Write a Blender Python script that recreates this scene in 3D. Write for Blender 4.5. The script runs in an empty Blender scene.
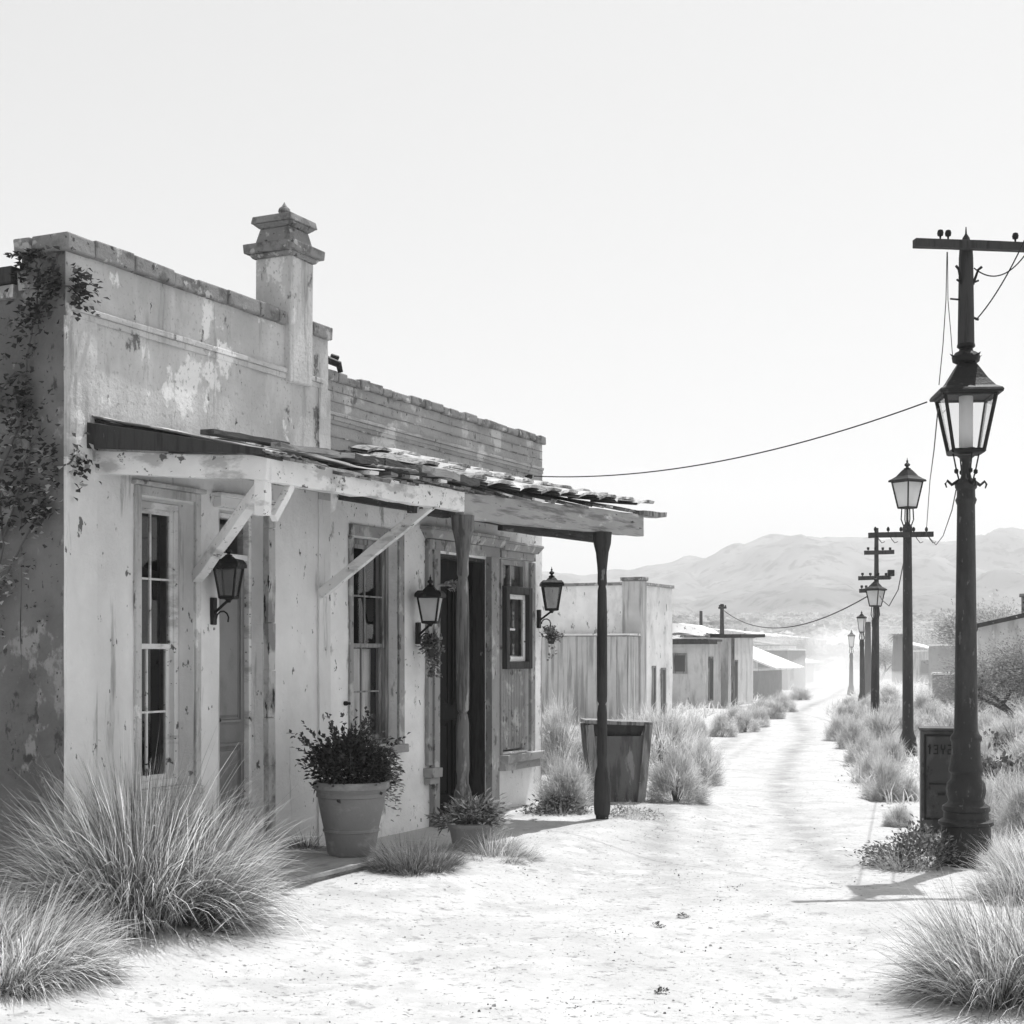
import bpy, math, random
from mathutils import Vector, Matrix, noise
R = math.radians
C = bpy.context.scene.collection
scene = bpy.context.scene
rnd = random.Random(11)
F, HOR, EYE = 1500.0, 655.0, 1.55

# ------------------------------------------------------------------ frames
ANG = math.atan2(0.8996, 0.4368)
U = Vector((math.cos(ANG), math.sin(ANG), 0)); N = Vector((U.y, -U.x, 0))
C0 = Vector((-2.59, 8.70, 0))

def L(s, d, z=0.0, o=C0):                # street frame (along facade, out of facade, up) -> world
    return Vector((o.x, o.y, 0)) + U*s + N*d + Vector((0, 0, z))

def sm(a, b, x):
    if a > b: return 1-sm(b, a, x)
    t = max(0.0, min(1.0, (x-a)/(b-a))) if a != b else 0.0
    return t*t*(3-2*t)

def h(x, y):
    r = Vector((x-C0.x, y-C0.y, 0)); s = r.dot(U); d = r.dot(N)
    b = 0.10*(1-sm(1.2, 2.3, d))*(1-sm(7.0, 9.5, s))
    q = noise.noise(Vector((x*0.5, y*0.5, 3)))*0.02*(1-sm(0, 2, 1.6-abs(d-0.3)) if s < 8 else 1)
    f = 0.0
    if y > 80:
        f = 0.030*(y-80)*sm(80, 300, y)+noise.noise(Vector((x/60, y/60, 7)))*1.6*sm(90, 260, y)
    side = 0.25*sm(7, 30, x - 0.25*max(0, y-10)) + noise.noise(Vector((x/6, y/6, 1)))*0.10*sm(3.2, 6, abs(x-roadx(y)))
    return b+q+f+side

RC = [(-10, 1.0), (4, 1.0), (8, 1.2), (12, 1.45), (16, 2.05), (21, 3.2), (27, 4.65), (33, 5.7), (39, 6.8), (46, 8.6), (52, 10.4), (60, 12.4), (68, 14.4), (90, 20), (130, 31), (200, 50)]
def roadx(y):
    if y <= RC[0][0]: return RC[0][1]
    for (a, xa), (b, xb) in zip(RC, RC[1:]):
        if y <= b:
            t = (y-a)/(b-a); return xa+(xb-xa)*t
    return RC[-1][1]
def roadw(y):                             # half width
    return 2.6+1.3*sm(10.5, 7, y)-1.15*sm(9, 20, y)-0.2*sm(20, 50, y)

def G(px, py):                            # pixel of the photo -> point of the ground
    z = 0.0
    for _ in range(6):
        Y = F*(EYE-z)/(py-HOR); X = (px-512)/F*Y; z = h(X, Y)
    return Vector((X, Y, z))
def P(px, py, Y):
    return Vector(((px-512)/F*Y, Y, EYE+(HOR-py)/F*Y))
def D(px, Y):
    X = (px-512)/F*Y
    return Vector((X, Y, h(X, Y)))

# ------------------------------------------------------------------ materials
MATS = {}
def nn(nt, t, **k):
    n = nt.nodes.new(t)
    for a, b in k.items():
        if a in n.inputs.keys(): n.inputs[a].default_value = b
        else: setattr(n, a, b)
    return n
def g4(v): return (v, v, v, 1)
def mat(name, base, rough=0.85, layers=(), bump=0.25, bscale=40, bstretch=(1, 1, 1), var=0.12, metal=0.0, transl=0.0, spec=0.3, attr=None):
    """layers: (colour, (sx,sy,sz), lo, hi, detail) noise patches laid one on the other"""
    m = bpy.data.materials.new(name); m.use_nodes = True; MATS[name] = m
    nt = m.node_tree; nt.nodes.clear(); lk = nt.links.new
    out = nn(nt, 'ShaderNodeOutputMaterial'); tc = nn(nt, 'ShaderNodeTexCoord')
    v = nn(nt, 'ShaderNodeTexNoise', Scale=2.3, Detail=6.0, Roughness=0.6); lk(tc.outputs['Object'], v.inputs['Vector'])
    mr = nn(nt, 'ShaderNodeMapRange'); lk(v.outputs[0], mr.inputs[0])
    mr.inputs[1].default_value = 0.3; mr.inputs[2].default_value = 0.7
    mr.inputs[3].default_value = base*(1-var); mr.inputs[4].default_value = base*(1+var)
    cur = mr.outputs[0]
    for i, ly in enumerate(layers):
        col, sc, lo, hi, det = ly
        mp = nn(nt, 'ShaderNodeMapping'); mp.inputs['Scale'].default_value = sc; mp.inputs['Location'].default_value = (i*3.7+len(name), i*1.3, i*7.1)
        lk(tc.outputs['Object'], mp.inputs['Vector'])
        nz = nn(nt, 'ShaderNodeTexNoise', Scale=1.0, Detail=det, Roughness=0.62); lk(mp.outputs[0], nz.inputs['Vector'])
        f = nn(nt, 'ShaderNodeMapRange'); lk(nz.outputs[0], f.inputs[0]); f.inputs[1].default_value = lo; f.inputs[2].default_value = hi
        mx = nn(nt, 'ShaderNodeMix'); mx.data_type = 'FLOAT'
        lk(f.outputs[0], mx.inputs[0]); lk(cur, mx.inputs[2]); mx.inputs[3].default_value = col
        cur = mx.outputs[0]
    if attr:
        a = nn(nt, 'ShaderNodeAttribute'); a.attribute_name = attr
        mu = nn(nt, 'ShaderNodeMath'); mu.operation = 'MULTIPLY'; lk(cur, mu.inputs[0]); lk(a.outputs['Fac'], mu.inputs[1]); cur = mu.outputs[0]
    cc = nn(nt, 'ShaderNodeCombineColor'); [lk(cur, cc.inputs[i]) for i in range(3)]
    if transl:
        df = nn(nt, 'ShaderNodeBsdfDiffuse'); tr = nn(nt, 'ShaderNodeBsdfTranslucent'); ms = nn(nt, 'ShaderNodeMixShader')
        ms.inputs[0].default_value = transl
        lk(cc.outputs[0], df.inputs[0]); lk(cc.outputs[0], tr.inputs[0]); lk(df.outputs[0], ms.inputs[1]); lk(tr.outputs[0], ms.inputs[2])
        lk(ms.outputs[0], out.inputs[0]); return m
    bs = nn(nt, 'ShaderNodeBsdfPrincipled'); lk(cc.outputs[0], bs.inputs['Base Color'])
    bs.inputs['Roughness'].default_value = rough; bs.inputs['Metallic'].default_value = metal; bs.inputs['Specular IOR Level'].default_value = spec
    if bump:
        mp = nn(nt, 'ShaderNodeMapping'); mp.inputs['Scale'].default_value = bstretch; lk(tc.outputs['Object'], mp.inputs['Vector'])
        bn = nn(nt, 'ShaderNodeTexNoise', Scale=bscale, Detail=7.0, Roughness=0.65); lk(mp.outputs[0], bn.inputs['Vector'])
        bu = nn(nt, 'ShaderNodeBump'); bu.inputs['Strength'].default_value = bump; bu.inputs['Distance'].default_value = 0.02
        ad = nn(nt, 'ShaderNodeMath'); ad.operation = 'MULTIPLY_ADD'; lk(cur, ad.inputs[0]); ad.inputs[1].default_value = 0.35; lk(bn.outputs[0], ad.inputs[2])
        lk(ad.outputs[0], bu.inputs['Height']); lk(bu.outputs[0], bs.inputs['Normal'])
    lk(bs.outputs[0], out.inputs[0])
    return m

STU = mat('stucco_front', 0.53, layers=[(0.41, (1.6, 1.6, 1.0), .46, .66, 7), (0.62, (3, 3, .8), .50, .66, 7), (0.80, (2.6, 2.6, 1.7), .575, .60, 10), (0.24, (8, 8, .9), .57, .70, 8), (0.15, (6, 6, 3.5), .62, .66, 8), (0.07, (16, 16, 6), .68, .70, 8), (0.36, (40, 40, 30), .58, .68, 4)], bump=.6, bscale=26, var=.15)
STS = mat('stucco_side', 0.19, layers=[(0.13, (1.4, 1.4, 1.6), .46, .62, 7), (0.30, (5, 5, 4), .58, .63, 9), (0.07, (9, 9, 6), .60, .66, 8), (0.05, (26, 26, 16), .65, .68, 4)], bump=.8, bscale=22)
STL = mat('whitewashed_stucco', 0.80, layers=[(0.68, (1.6, 1.6, .8), .48, .66, 7), (0.78, (3, 3, 1.0), .54, .62, 8), (0.34, (9, 9, .9), .60, .72, 8), (0.16, (14, 14, 7), .645, .67, 6), (0.07, (18, 18, 7), .69, .71, 8)], bump=.5, bscale=26, var=.10)  # paler than the upper stucco: light bounced off the ground put into the colour
ST2 = mat('weathered_block_wall', 0.36, layers=[(0.30, (2.5, 2.5, 5), .48, .60, 8), (0.56, (3, 3, 3), .56, .62, 9), (0.16, (8, 8, 5), .60, .66, 8), (0.05, (24, 24, 14), .655, .68, 4)], bump=.7, bscale=28)
ST3 = mat('whitewashed_block_wall', 0.88, layers=[(0.80, (2.0, 2.0, 2), .48, .62, 8), (0.40, (8, 8, 4), .60, .68, 8), (0.08, (26, 26, 14), .665, .685, 4)], bump=.6, bscale=28)  # bounced light under the porch painted in as a paler block colour
CAP = mat('coping_stone', 0.25, layers=[(0.13, (7, 7, 7), .5, .6, 8), (0.45, (9, 9, 9), .58, .62, 8), (0.06, (20, 20, 20), .63, .66, 5)], bump=.8, bscale=30)
WWH = mat('white_painted_wood', 0.78, layers=[(0.48, (3, 3, 8), .52, .62, 7), (0.14, (9, 9, 12), .62, .655, 8), (0.05, (22, 22, 30), .665, .68, 4)], bump=.3, bscale=30)
WGR = mat('weathered_grey_wood', 0.30, layers=[(0.12, (22, 22, 2.0), .48, .60, 6), (0.42, (10, 10, 3), .62, .68, 6), (0.04, (30, 30, 4), .68, .72, 4)], bump=.6, bscale=24, bstretch=(3, 3, .3))
WBM = mat('weathered_beam_wood', 0.36, layers=[(0.18, (2, 8, 22), .50, .62, 6), (0.60, (2.5, 9, 9), .58, .66, 6), (0.05, (5, 20, 26), .68, .71, 4)], bump=.5, bscale=24, bstretch=(.3, 3, 3))
WDK = mat('dark_old_wood', 0.05, layers=[(0.03, (20, 20, 2), .5, .6, 5), (0.2, (12, 12, 5), .68, .72, 5)], bump=.5, bscale=24, bstretch=(3, 3, .3))
WDR = mat('door_paint', 0.24, rough=.6, layers=[(0.18, (5, 5, 3), .5, .7, 6), (0.1, (20, 20, 14), .72, .74, 4)], bump=.15)
DKD = mat('dark_door_paint', 0.010, rough=.75, spec=.12, layers=[(0.03, (10, 10, 3), .6, .7, 6)], bump=.2)
TRM = mat('grey_trim_paint', 0.30, rough=.75, layers=[(0.5, (7, 7, 5), .54, .62, 9), (0.12, (11, 11, 7), .58, .64, 7), (0.05, (26, 26, 8), .65, .68, 5)], bump=.35, bscale=30)
IRN = mat('black_iron', 0.010, rough=.55, layers=[(0.06, (14, 14, 14), .58, .72, 6)], bump=.25, bscale=40, spec=.25)
IRG = mat('worn_iron_post', 0.026, rough=.6, layers=[(0.05, (7, 7, 2), .5, .66, 7), (0.10, (22, 22, 9), .62, .66, 5)], bump=.35, bscale=30, spec=.35)
TER = mat('terracotta', 0.24, rough=.8, layers=[(0.34, (6, 6, 9), .55, .7, 6), (0.15, (9, 9, 4), .64, .74, 6)], bump=.3, bscale=30)
TIN = mat('rusted_metal_sheet', 0.20, rough=.6, layers=[(0.5, (3, 3, 3), .52, .58, 6), (0.06, (6, 6, 6), .62, .68, 6)], bump=.4)
TIL = mat('bleached_shingle', 0.42, layers=[(0.62, (7, 7, 7), .5, .6, 5), (0.14, (12, 12, 12), .62, .68, 5)], bump=.7, bscale=30)
WDX = mat('dark_old_wood_along', 0.06, layers=[(0.03, (2, 22, 22), .5, .6, 5), (0.2, (5, 16, 16), .60, .68, 6)], bump=.6, bscale=24, bstretch=(.3, 3, 3))
WGX = mat('grey_wood_along', 0.27, layers=[(0.12, (2, 22, 22), .50, .60, 6), (0.5, (3, 12, 12), .58, .64, 6), (0.04, (5, 30, 30), .64, .68, 4)], bump=.6, bscale=24, bstretch=(.3, 3, 3))
WGY = mat('grey_wood_across', 0.22, layers=[(0.10, (22, 2, 22), .50, .60, 6), (0.5, (12, 3, 12), .59, .65, 6), (0.04, (30, 5, 30), .64, .68, 4)], bump=.6, bscale=24, bstretch=(3, .3, 3))
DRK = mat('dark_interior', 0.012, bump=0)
CUR = mat('curtain_cloth', 0.80, bump=0, layers=[(0.5, (12, 12, 1), .5, .6, 3)])
FAR = mat('far_plaster', 0.64, layers=[(0.38, (4, 4, 1.0), .5, .7, 6), (0.70, (4, 4, 1.5), .60, .64, 6), (0.2, (9, 9, 3), .68, .72, 5)], bump=.4, bscale=12)
FAB = mat('far_boards', 0.52, layers=[(0.30, (10, 10, .6), .48, .6, 5)], bump=.3, bscale=12)
FRF = mat('far_pale_roof', 0.80, layers=[(.6, (2, 2, 1), .5, .65, 7), (.3, (9, 9, 4), .62, .66, 5)], bump=.3, bscale=12)
DKR = mat('far_dark_opening', 0.10, bump=0)
DIRT = mat('pale_ground', 0.47, layers=[(0.38, (.25, .25, .25), .5, .7, 6), (0.34, (2.2, 2.2, 2.2), .56, .70, 9), (0.22, (13, 13, 13), .62, .70, 6)], bump=1.0, bscale=7)
CONC = mat('old_step_boards', 0.36, layers=[(0.18, (3, 14, 3), .5, .65, 6), (0.42, (6, 6, 6), .64, .7, 6)], bump=.6, bscale=20)
GRS = mat('dry_grass', 0.82, transl=.4, attr='tone', var=.1)
GRD = mat('dull_grass', 0.34, transl=.35, attr='tone', var=.1)
LFD = mat('dark_leaf', 0.075, transl=.3, attr='tone', var=.2)
LFM = mat('grey_green_leaf', 0.22, transl=.35, attr='tone', var=.2)
LFP = mat('pale_leaf', 0.45, transl=.35, attr='tone', var=.2)
STM = mat('stem_bark', 0.12, bump=.5)
STN = mat('pebble_stone', 0.44, layers=[(.14, (9, 9, 9), .5, .6, 4)])
HIL = mat('hill_scrub', 0.12, layers=[(0.18, (.02, .02, .02), .5, .6, 9), (0.04, (.09, .09, .09), .52, .60, 10)], bump=.6, bscale=.05)

def glass(name, rough, col):
    m = bpy.data.materials.new(name); m.use_nodes = True; nt = m.node_tree; nt.nodes.clear(); lk = nt.links.new
    out = nn(nt, 'ShaderNodeOutputMaterial'); tr = nn(nt, 'ShaderNodeBsdfTransparent'); gl = nn(nt, 'ShaderNodeBsdfGlossy')
    tr.inputs[0].default_value = g4(col); gl.inputs['Roughness'].default_value = rough
    lw = nn(nt, 'ShaderNodeLayerWeight'); lw.inputs[0].default_value = .5
    pw = nn(nt, 'ShaderNodeMath'); pw.operation = 'POWER'; lk(lw.outputs['Facing'], pw.inputs[0]); pw.inputs[1].default_value = 4.0
    fr = nn(nt, 'ShaderNodeMath'); fr.operation = 'MULTIPLY_ADD'; lk(pw.outputs[0], fr.inputs[0]); fr.inputs[1].default_value = .9; fr.inputs[2].default_value = .05
    ms = nn(nt, 'ShaderNodeMixShader'); lk(fr.outputs[0], ms.inputs[0]); lk(tr.outputs[0], ms.inputs[1]); lk(gl.outputs[0], ms.inputs[2])
    lk(ms.outputs[0], out.inputs[0]); return m
GLS = glass('window_glass', 0.03, 0.75)
GLL = glass('lantern_glass', 0.1, 0.93)
GLM = mat('milky_lantern_glass', 0.88, rough=.4, transl=.6, var=.1)

# road material: fine sand with wheel ruts
def road_mat():
    m = mat('road_sand', 0.50, layers=[(0.42, (.7, .7, .7), .5, .72, 8), (0.42, (2.2, 2.2, 2), .52, .64, 11), (0.30, (7, 7, 7), .58, .68, 10), (0.18, (30, 30, 30), .60, .66, 6), (0.60, (4, 4, 4), .58, .68, 8)], bump=1.0, bscale=9)
    nt = m.node_tree; bs = [n for n in nt.nodes if n.type == 'BSDF_PRINCIPLED'][0]; cc = [n for n in nt.nodes if n.type == 'COMBINE_COLOR'][0]
    src = cc.inputs[0].links[0].from_socket
    a = nn(nt, 'ShaderNodeAttribute'); a.attribute_name = 'rut'
    tc = nn(nt, 'ShaderNodeTexCoord'); nz = nn(nt, 'ShaderNodeTexNoise', Scale=3.5, Detail=8.0); nt.links.new(tc.outputs['Object'], nz.inputs['Vector'])
    f = nn(nt, 'ShaderNodeMapRange'); f.inputs[1].default_value = .30; f.inputs[2].default_value = .55; nt.links.new(nz.outputs[0], f.inputs[0])
    mu = nn(nt, 'ShaderNodeMath'); mu.operation = 'MULTIPLY'; nt.links.new(a.outputs['Fac'], mu.inputs[0]); nt.links.new(f.outputs[0], mu.inputs[1])
    mx = nn(nt, 'ShaderNodeMix'); mx.data_type = 'FLOAT'; nt.links.new(mu.outputs[0], mx.inputs[0]); nt.links.new(src, mx.inputs[2]); mx.inputs[3].default_value = .20
    for i in range(3): nt.links.new(mx.outputs[0], cc.inputs[i])
    return m
ROAD = road_mat()

# ------------------------------------------------------------------ object helpers
def tag(o, label=None, cat=None, group=None, kind=None):
    if label: o['label'] = label
    if cat: o['category'] = cat
    if group: o['group'] = group
    if kind: o['kind'] = kind
    return o
def thing(name, label, cat, loc=(0, 0, 0), rz=0.0, group=None):
    o = bpy.data.objects.new(name, None); C.objects.link(o); o.location = loc; o.rotation_euler = (0, 0, rz)
    o.empty_display_size = .2
    return tag(o, label, cat, group)
def dup(o, parent=None):
    kids = [c for c in bpy.data.objects if c.parent == o]
    c = o.copy(); C.objects.link(c)
    if parent: c.parent = parent
    for k in kids: dup(k, c)
    return c

class MB:
    def __init__(s, seed=1): s.v = []; s.f = []; s.t = []; s.r = random.Random(seed)
    def quad(s, a, b, c, d): i = len(s.v); s.v += [tuple(a), tuple(b), tuple(c), tuple(d)]; s.f.append((i, i+1, i+2, i+3)); return s
    def hexa(s, p):
        i = len(s.v); s.v += [tuple(q) for q in p]
        for f in ((0, 3, 2, 1), (4, 5, 6, 7), (0, 1, 5, 4), (1, 2, 6, 5), (2, 3, 7, 6), (3, 0, 4, 7)): s.f.append(tuple(i+k for k in f))
        return s
    def bx(s, x0, x1, y0, y1, z0, z1, j=0.0):
        q = lambda a: a+s.r.uniform(-j, j)
        return s.hexa([(q(x0), q(y0), q(z0)), (q(x1), q(y0), q(z0)), (q(x1), q(y1), q(z0)), (q(x0), q(y1), q(z0)), (q(x0), q(y0), q(z1)), (q(x1), q(y0), q(z1)), (q(x1), q(y1), q(z1)), (q(x0), q(y1), q(z1))])
    def frus(s, cx, cy, z0, z1, a0, b0, a1, b1):      # tapered block, half sizes
        return s.hexa([(cx-a0, cy-b0, z0), (cx+a0, cy-b0, z0), (cx+a0, cy+b0, z0), (cx-a0, cy+b0, z0), (cx-a1, cy-b1, z1), (cx+a1, cy-b1, z1), (cx+a1, cy+b1, z1), (cx-a1, cy+b1, z1)])
    def beam(s, p0, p1, w, hh, segs=1, j=0.0, up=(0, 0, 1)):
        p0 = Vector(p0); p1 = Vector(p1); d = (p1-p0).normalized(); sd = d.cross(Vector(up)).normalized(); u2 = sd.cross(d).normalized()
        base = len(s.v)
        for k in range(segs+1):
            c = p0.lerp(p1, k/segs)
            if 0 < k < segs: c = c+sd*s.r.uniform(-j, j)+u2*s.r.uniform(-j, j)
            for a, b in ((-1, -1), (1, -1), (1, 1), (-1, 1)):
                s.v.append(tuple(c+sd*(a*w/2+s.r.uniform(-j, j)*.4)+u2*(b*hh/2+s.r.uniform(-j, j)*.4)))
        for k in range(segs):
            a = base+4*k; b = a+4
            for q in range(4): s.f.append((a+q, a+(q+1) % 4, b+(q+1) % 4, b+q))
        s.f.append((base+3, base+2, base+1, base)); e = base+4*segs; s.f.append((e, e+1, e+2, e+3)); return s
    def tube(s, path, r, n=8, cap=True):
        path = [Vector(p) for p in path]; base = len(s.v); m = len(path)
        ref = Vector((0.31, 0.17, 0.93))
        for k, p in enumerate(path):
            t = (path[min(k+1, m-1)]-path[max(k-1, 0)])
            t = t.normalized() if t.length > 1e-9 else Vector((0, 0, 1))
            a = t.cross(ref)
            if a.length < 1e-3: a = t.cross(Vector((1, 0, 0)))
            a.normalize(); b = t.cross(a); rr = r[k] if isinstance(r, (list, tuple)) else r
            for q in range(n):
                w = 2*math.pi*q/n; s.v.append(tuple(p+(a*math.cos(w)+b*math.sin(w))*rr))
        for k in range(m-1):
            for q in range(n):
                i = base+k*n; s.f.append((i+q, i+(q+1) % n, i+n+(q+1) % n, i+n+q))
        if cap: s.f.append(tuple(base+q for q in range(n))[::-1]); s.f.append(tuple(base+(m-1)*n+q for q in range(n)))
        return s
    def lathe(s, prof, c=(0, 0, 0), n=20, rot=0.0, wob=0.0):
        base = len(s.v)
        for (r, z) in prof:
            for q in range(n):
                w = 2*math.pi*q/n+rot; rr = r*(1+s.r.uniform(-wob, wob)); s.v.append((c[0]+math.cos(w)*rr, c[1]+math.sin(w)*rr, c[2]+z))
        for k in range(len(prof)-1):
            for q in range(n):
                i = base+k*n; s.f.append((i+q, i+(q+1) % n, i+n+(q+1) % n, i+n+q))
        s.f.append(tuple(base+q for q in range(n))[::-1]); s.f.append(tuple(base+(len(prof)-1)*n+q for q in range(n)))
        return s
    def panel(s, o, u, nrm, x0, x1, z0, z1, holes=(), step=0.12, amp=0.006, depth=0.2, sc=1.7):
        """stucco sheet: plane through o along u (horizontal), outward normal nrm, holes cut and lined"""
        o = Vector(o); u = Vector(u); nrm = Vector(nrm)
        def cuts(a, b, ks):
            c = sorted(set([a, b]+[k for k in ks if a < k < b])); r = []
            for p, q in zip(c, c[1:]):
                m = max(1, int(round((q-p)/step))); r += [p+(q-p)*i/m for i in range(m)]
            return r+[b]
        xs = cuts(x0, x1, [k for hl in holes for k in hl[:2]]); zs = cuts(z0, z1, [k for hl in holes for k in hl[2:]])
        idx = {}
        for i, x in enumerate(xs):
            for k, z in enumerate(zs):
                p = o+u*x; p.z = z
                edge = min(x-x0, x1-x, z1-z)
                dsp = (noise.noise(Vector((p.x*sc, p.y*sc, z*sc)))+.5*noise.noise(Vector((p.x*5, p.y*5, z*5))))*amp
                idx[i, k] = len(s.v); s.v.append(tuple(p+nrm*dsp))
        flip = (u.cross(Vector((0, 0, 1)))).dot(nrm) < 0
        for i in range(len(xs)-1):
            for k in range(len(zs)-1):
                cx = (xs[i]+xs[i+1])/2; cz = (zs[k]+zs[k+1])/2
                if any(a < cx < b and c < cz < d for a, b, c, d in holes): continue
                f = (idx[i, k], idx[i+1, k], idx[i+1, k+1], idx[i, k+1]); s.f.append(f[::-1] if flip else f)
        for a, b, c, d in holes:
            q = lambda x, z, y: (lambda p: (p.x, p.y, z))(o+u*x-nrm*y)
            fr = -amp*.3
            s.quad(q(a, c, fr), q(a, d, fr), q(a, d, depth), q(a, c, depth)); s.quad(q(b, c, depth), q(b, d, depth), q(b, d, fr), q(b, c, fr))
            s.quad(q(a, c, depth), q(b, c, depth), q(b, c, fr), q(a, c, fr)); s.quad(q(a, d, fr), q(b, d, fr), q(b, d, depth), q(a, d, depth))
        return s
    def blade(s, p, d, ln, w, droop, tone, segs=4):
        """one grass blade from p heading d"""
        p = Vector(p); d = Vector(d).normalized(); side = d.cross(Vector((0, 0, 1)))
        if side.length < .05: side = Vector((1, 0, 0))
        side.normalize(); a = s.r.uniform(-.9, .9); side = (side*math.cos(a)+d.cross(side)*math.sin(a))
        base = len(s.v); c = p.copy()
        for k in range(segs+1):
            t = k/segs; ww = w*(1-t)**.7*.5+.0002
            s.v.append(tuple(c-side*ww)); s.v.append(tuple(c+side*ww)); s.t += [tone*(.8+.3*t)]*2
            d = (d+Vector((0, 0, -droop/segs*(1+t)))).normalized(); c = c+d*(ln/segs)
        for k in range(segs):
            i = base+2*k; s.f.append((i, i+1, i+3, i+2))
        return s
    def leaf(s, p, d, up, ln, w, tone):
        p = Vector(p); d = Vector(d).normalized(); sd = d.cross(Vector(up))
        if sd.length < .05: sd = Vector((1, 0, 0))
        sd.normalize(); nr = sd.cross(d); i = len(s.v)
        s.v += [tuple(p), tuple(p+d*ln*.5+sd*w/2+nr*w*.12), tuple(p+d*ln-nr*ln*.1), tuple(p+d*ln*.5-sd*w/2+nr*w*.12)]
        s.t += [tone]*4; s.f += [(i, i+1, i+2), (i, i+2, i+3)]; return s
    def build(s, name, m, parent=None, smooth=False, bevel=0.0, tones=False, loc=None):
        me = bpy.data.meshes.new(name); me.from_pydata(s.v, [], s.f); me.materials.append(m)
        if smooth: me.polygons.foreach_set('use_smooth', [True]*len(me.polygons))
        if s.t:
            at = me.attributes.new('tone', 'FLOAT', 'POINT'); t = s.t+[1.0]*(len(s.v)-len(s.t)); at.data.foreach_set('value', t)
        me.update()
        o = bpy.data.objects.new(name, me); C.objects.link(o)
        if parent: o.parent = parent
        if loc is not None: o.location = loc
        if smooth and not s.t:
            try: me.set_sharp_from_angle(angle=R(38))
            except Exception: pass
        if bevel:
            b = o.modifiers.new('bevel', 'BEVEL'); b.width = bevel; b.segments = 2; b.limit_method = 'ANGLE'; b.angle_limit = R(40)
        return o

# ------------------------------------------------------------------ world, sun, camera
SUN_EL, SUN_AZ = R(66), R(54)      # azimuth counted from +X
w = bpy.data.worlds.new("World"); scene.world = w; w.use_nodes = True
nt = w.node_tree; nt.nodes.clear()
out = nn(nt, 'ShaderNodeOutputWorld'); bg = nn(nt, 'ShaderNodeBackground'); sky = nn(nt, 'ShaderNodeTexSky')
sky.sky_type = 'NISHITA'; sky.sun_disc = False; sky.sun_elevation = SUN_EL; sky.sun_rotation = R(90)-SUN_AZ
sky.dust_density = 3.0; sky.air_density = 1.0; sky.ozone_density = 1.0
bw = nn(nt, 'ShaderNodeRGBToBW'); nt.links.new(sky.outputs[0], bw.inputs[0])
# black and white film: hazy overcast-white veil over the sky, keeps the picture neutral
ad = nn(nt, 'ShaderNodeMath'); ad.operation = 'MULTIPLY_ADD'; nt.links.new(bw.outputs[0], ad.inputs[0]); ad.inputs[1].default_value = 0.48; ad.inputs[2].default_value = 3.45
nt.links.new(ad.outputs[0], bg.inputs[0]); bg.inputs[1].default_value = 0.12
nt.links.new(bg.outputs[0], out.inputs[0])
sl = bpy.data.lights.new('sun', 'SUN'); sl.energy = 5.0; sl.angle = R(0.5); sl.color = (1, 1, 1)
so = bpy.data.objects.new('sun', sl); C.objects.link(so)
sv = Vector((math.cos(SUN_AZ)*math.cos(SUN_EL), math.sin(SUN_AZ)*math.cos(SUN_EL), math.sin(SUN_EL)))
so.rotation_euler = (-sv).to_track_quat('-Z', 'Y').to_euler(); so.location = (0, 0, 30)
cam = bpy.data.cameras.new('camera'); co = bpy.data.objects.new('camera', cam); C.objects.link(co)
co.location = (0, 0, EYE); co.rotation_euler = (R(90), 0, 0); cam.sensor_width = 36; cam.lens = F/1024*36
cam.shift_y = (HOR-512)/1024; cam.clip_end = 6000; cam.clip_start = .05
scene.camera = co
scene.view_settings.view_transform = 'Standard'; scene.view_settings.look = 'None'; scene.view_settings.exposure = 0.08; scene.view_settings.gamma = 1.0
cy = scene.cycles; cy.max_bounces = 7; cy.diffuse_bounces = 4; cy.glossy_bounces = 3; cy.transmission_bounces = 4; cy.transparent_max_bounces = 12; cy.volume_bounces = 1

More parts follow.
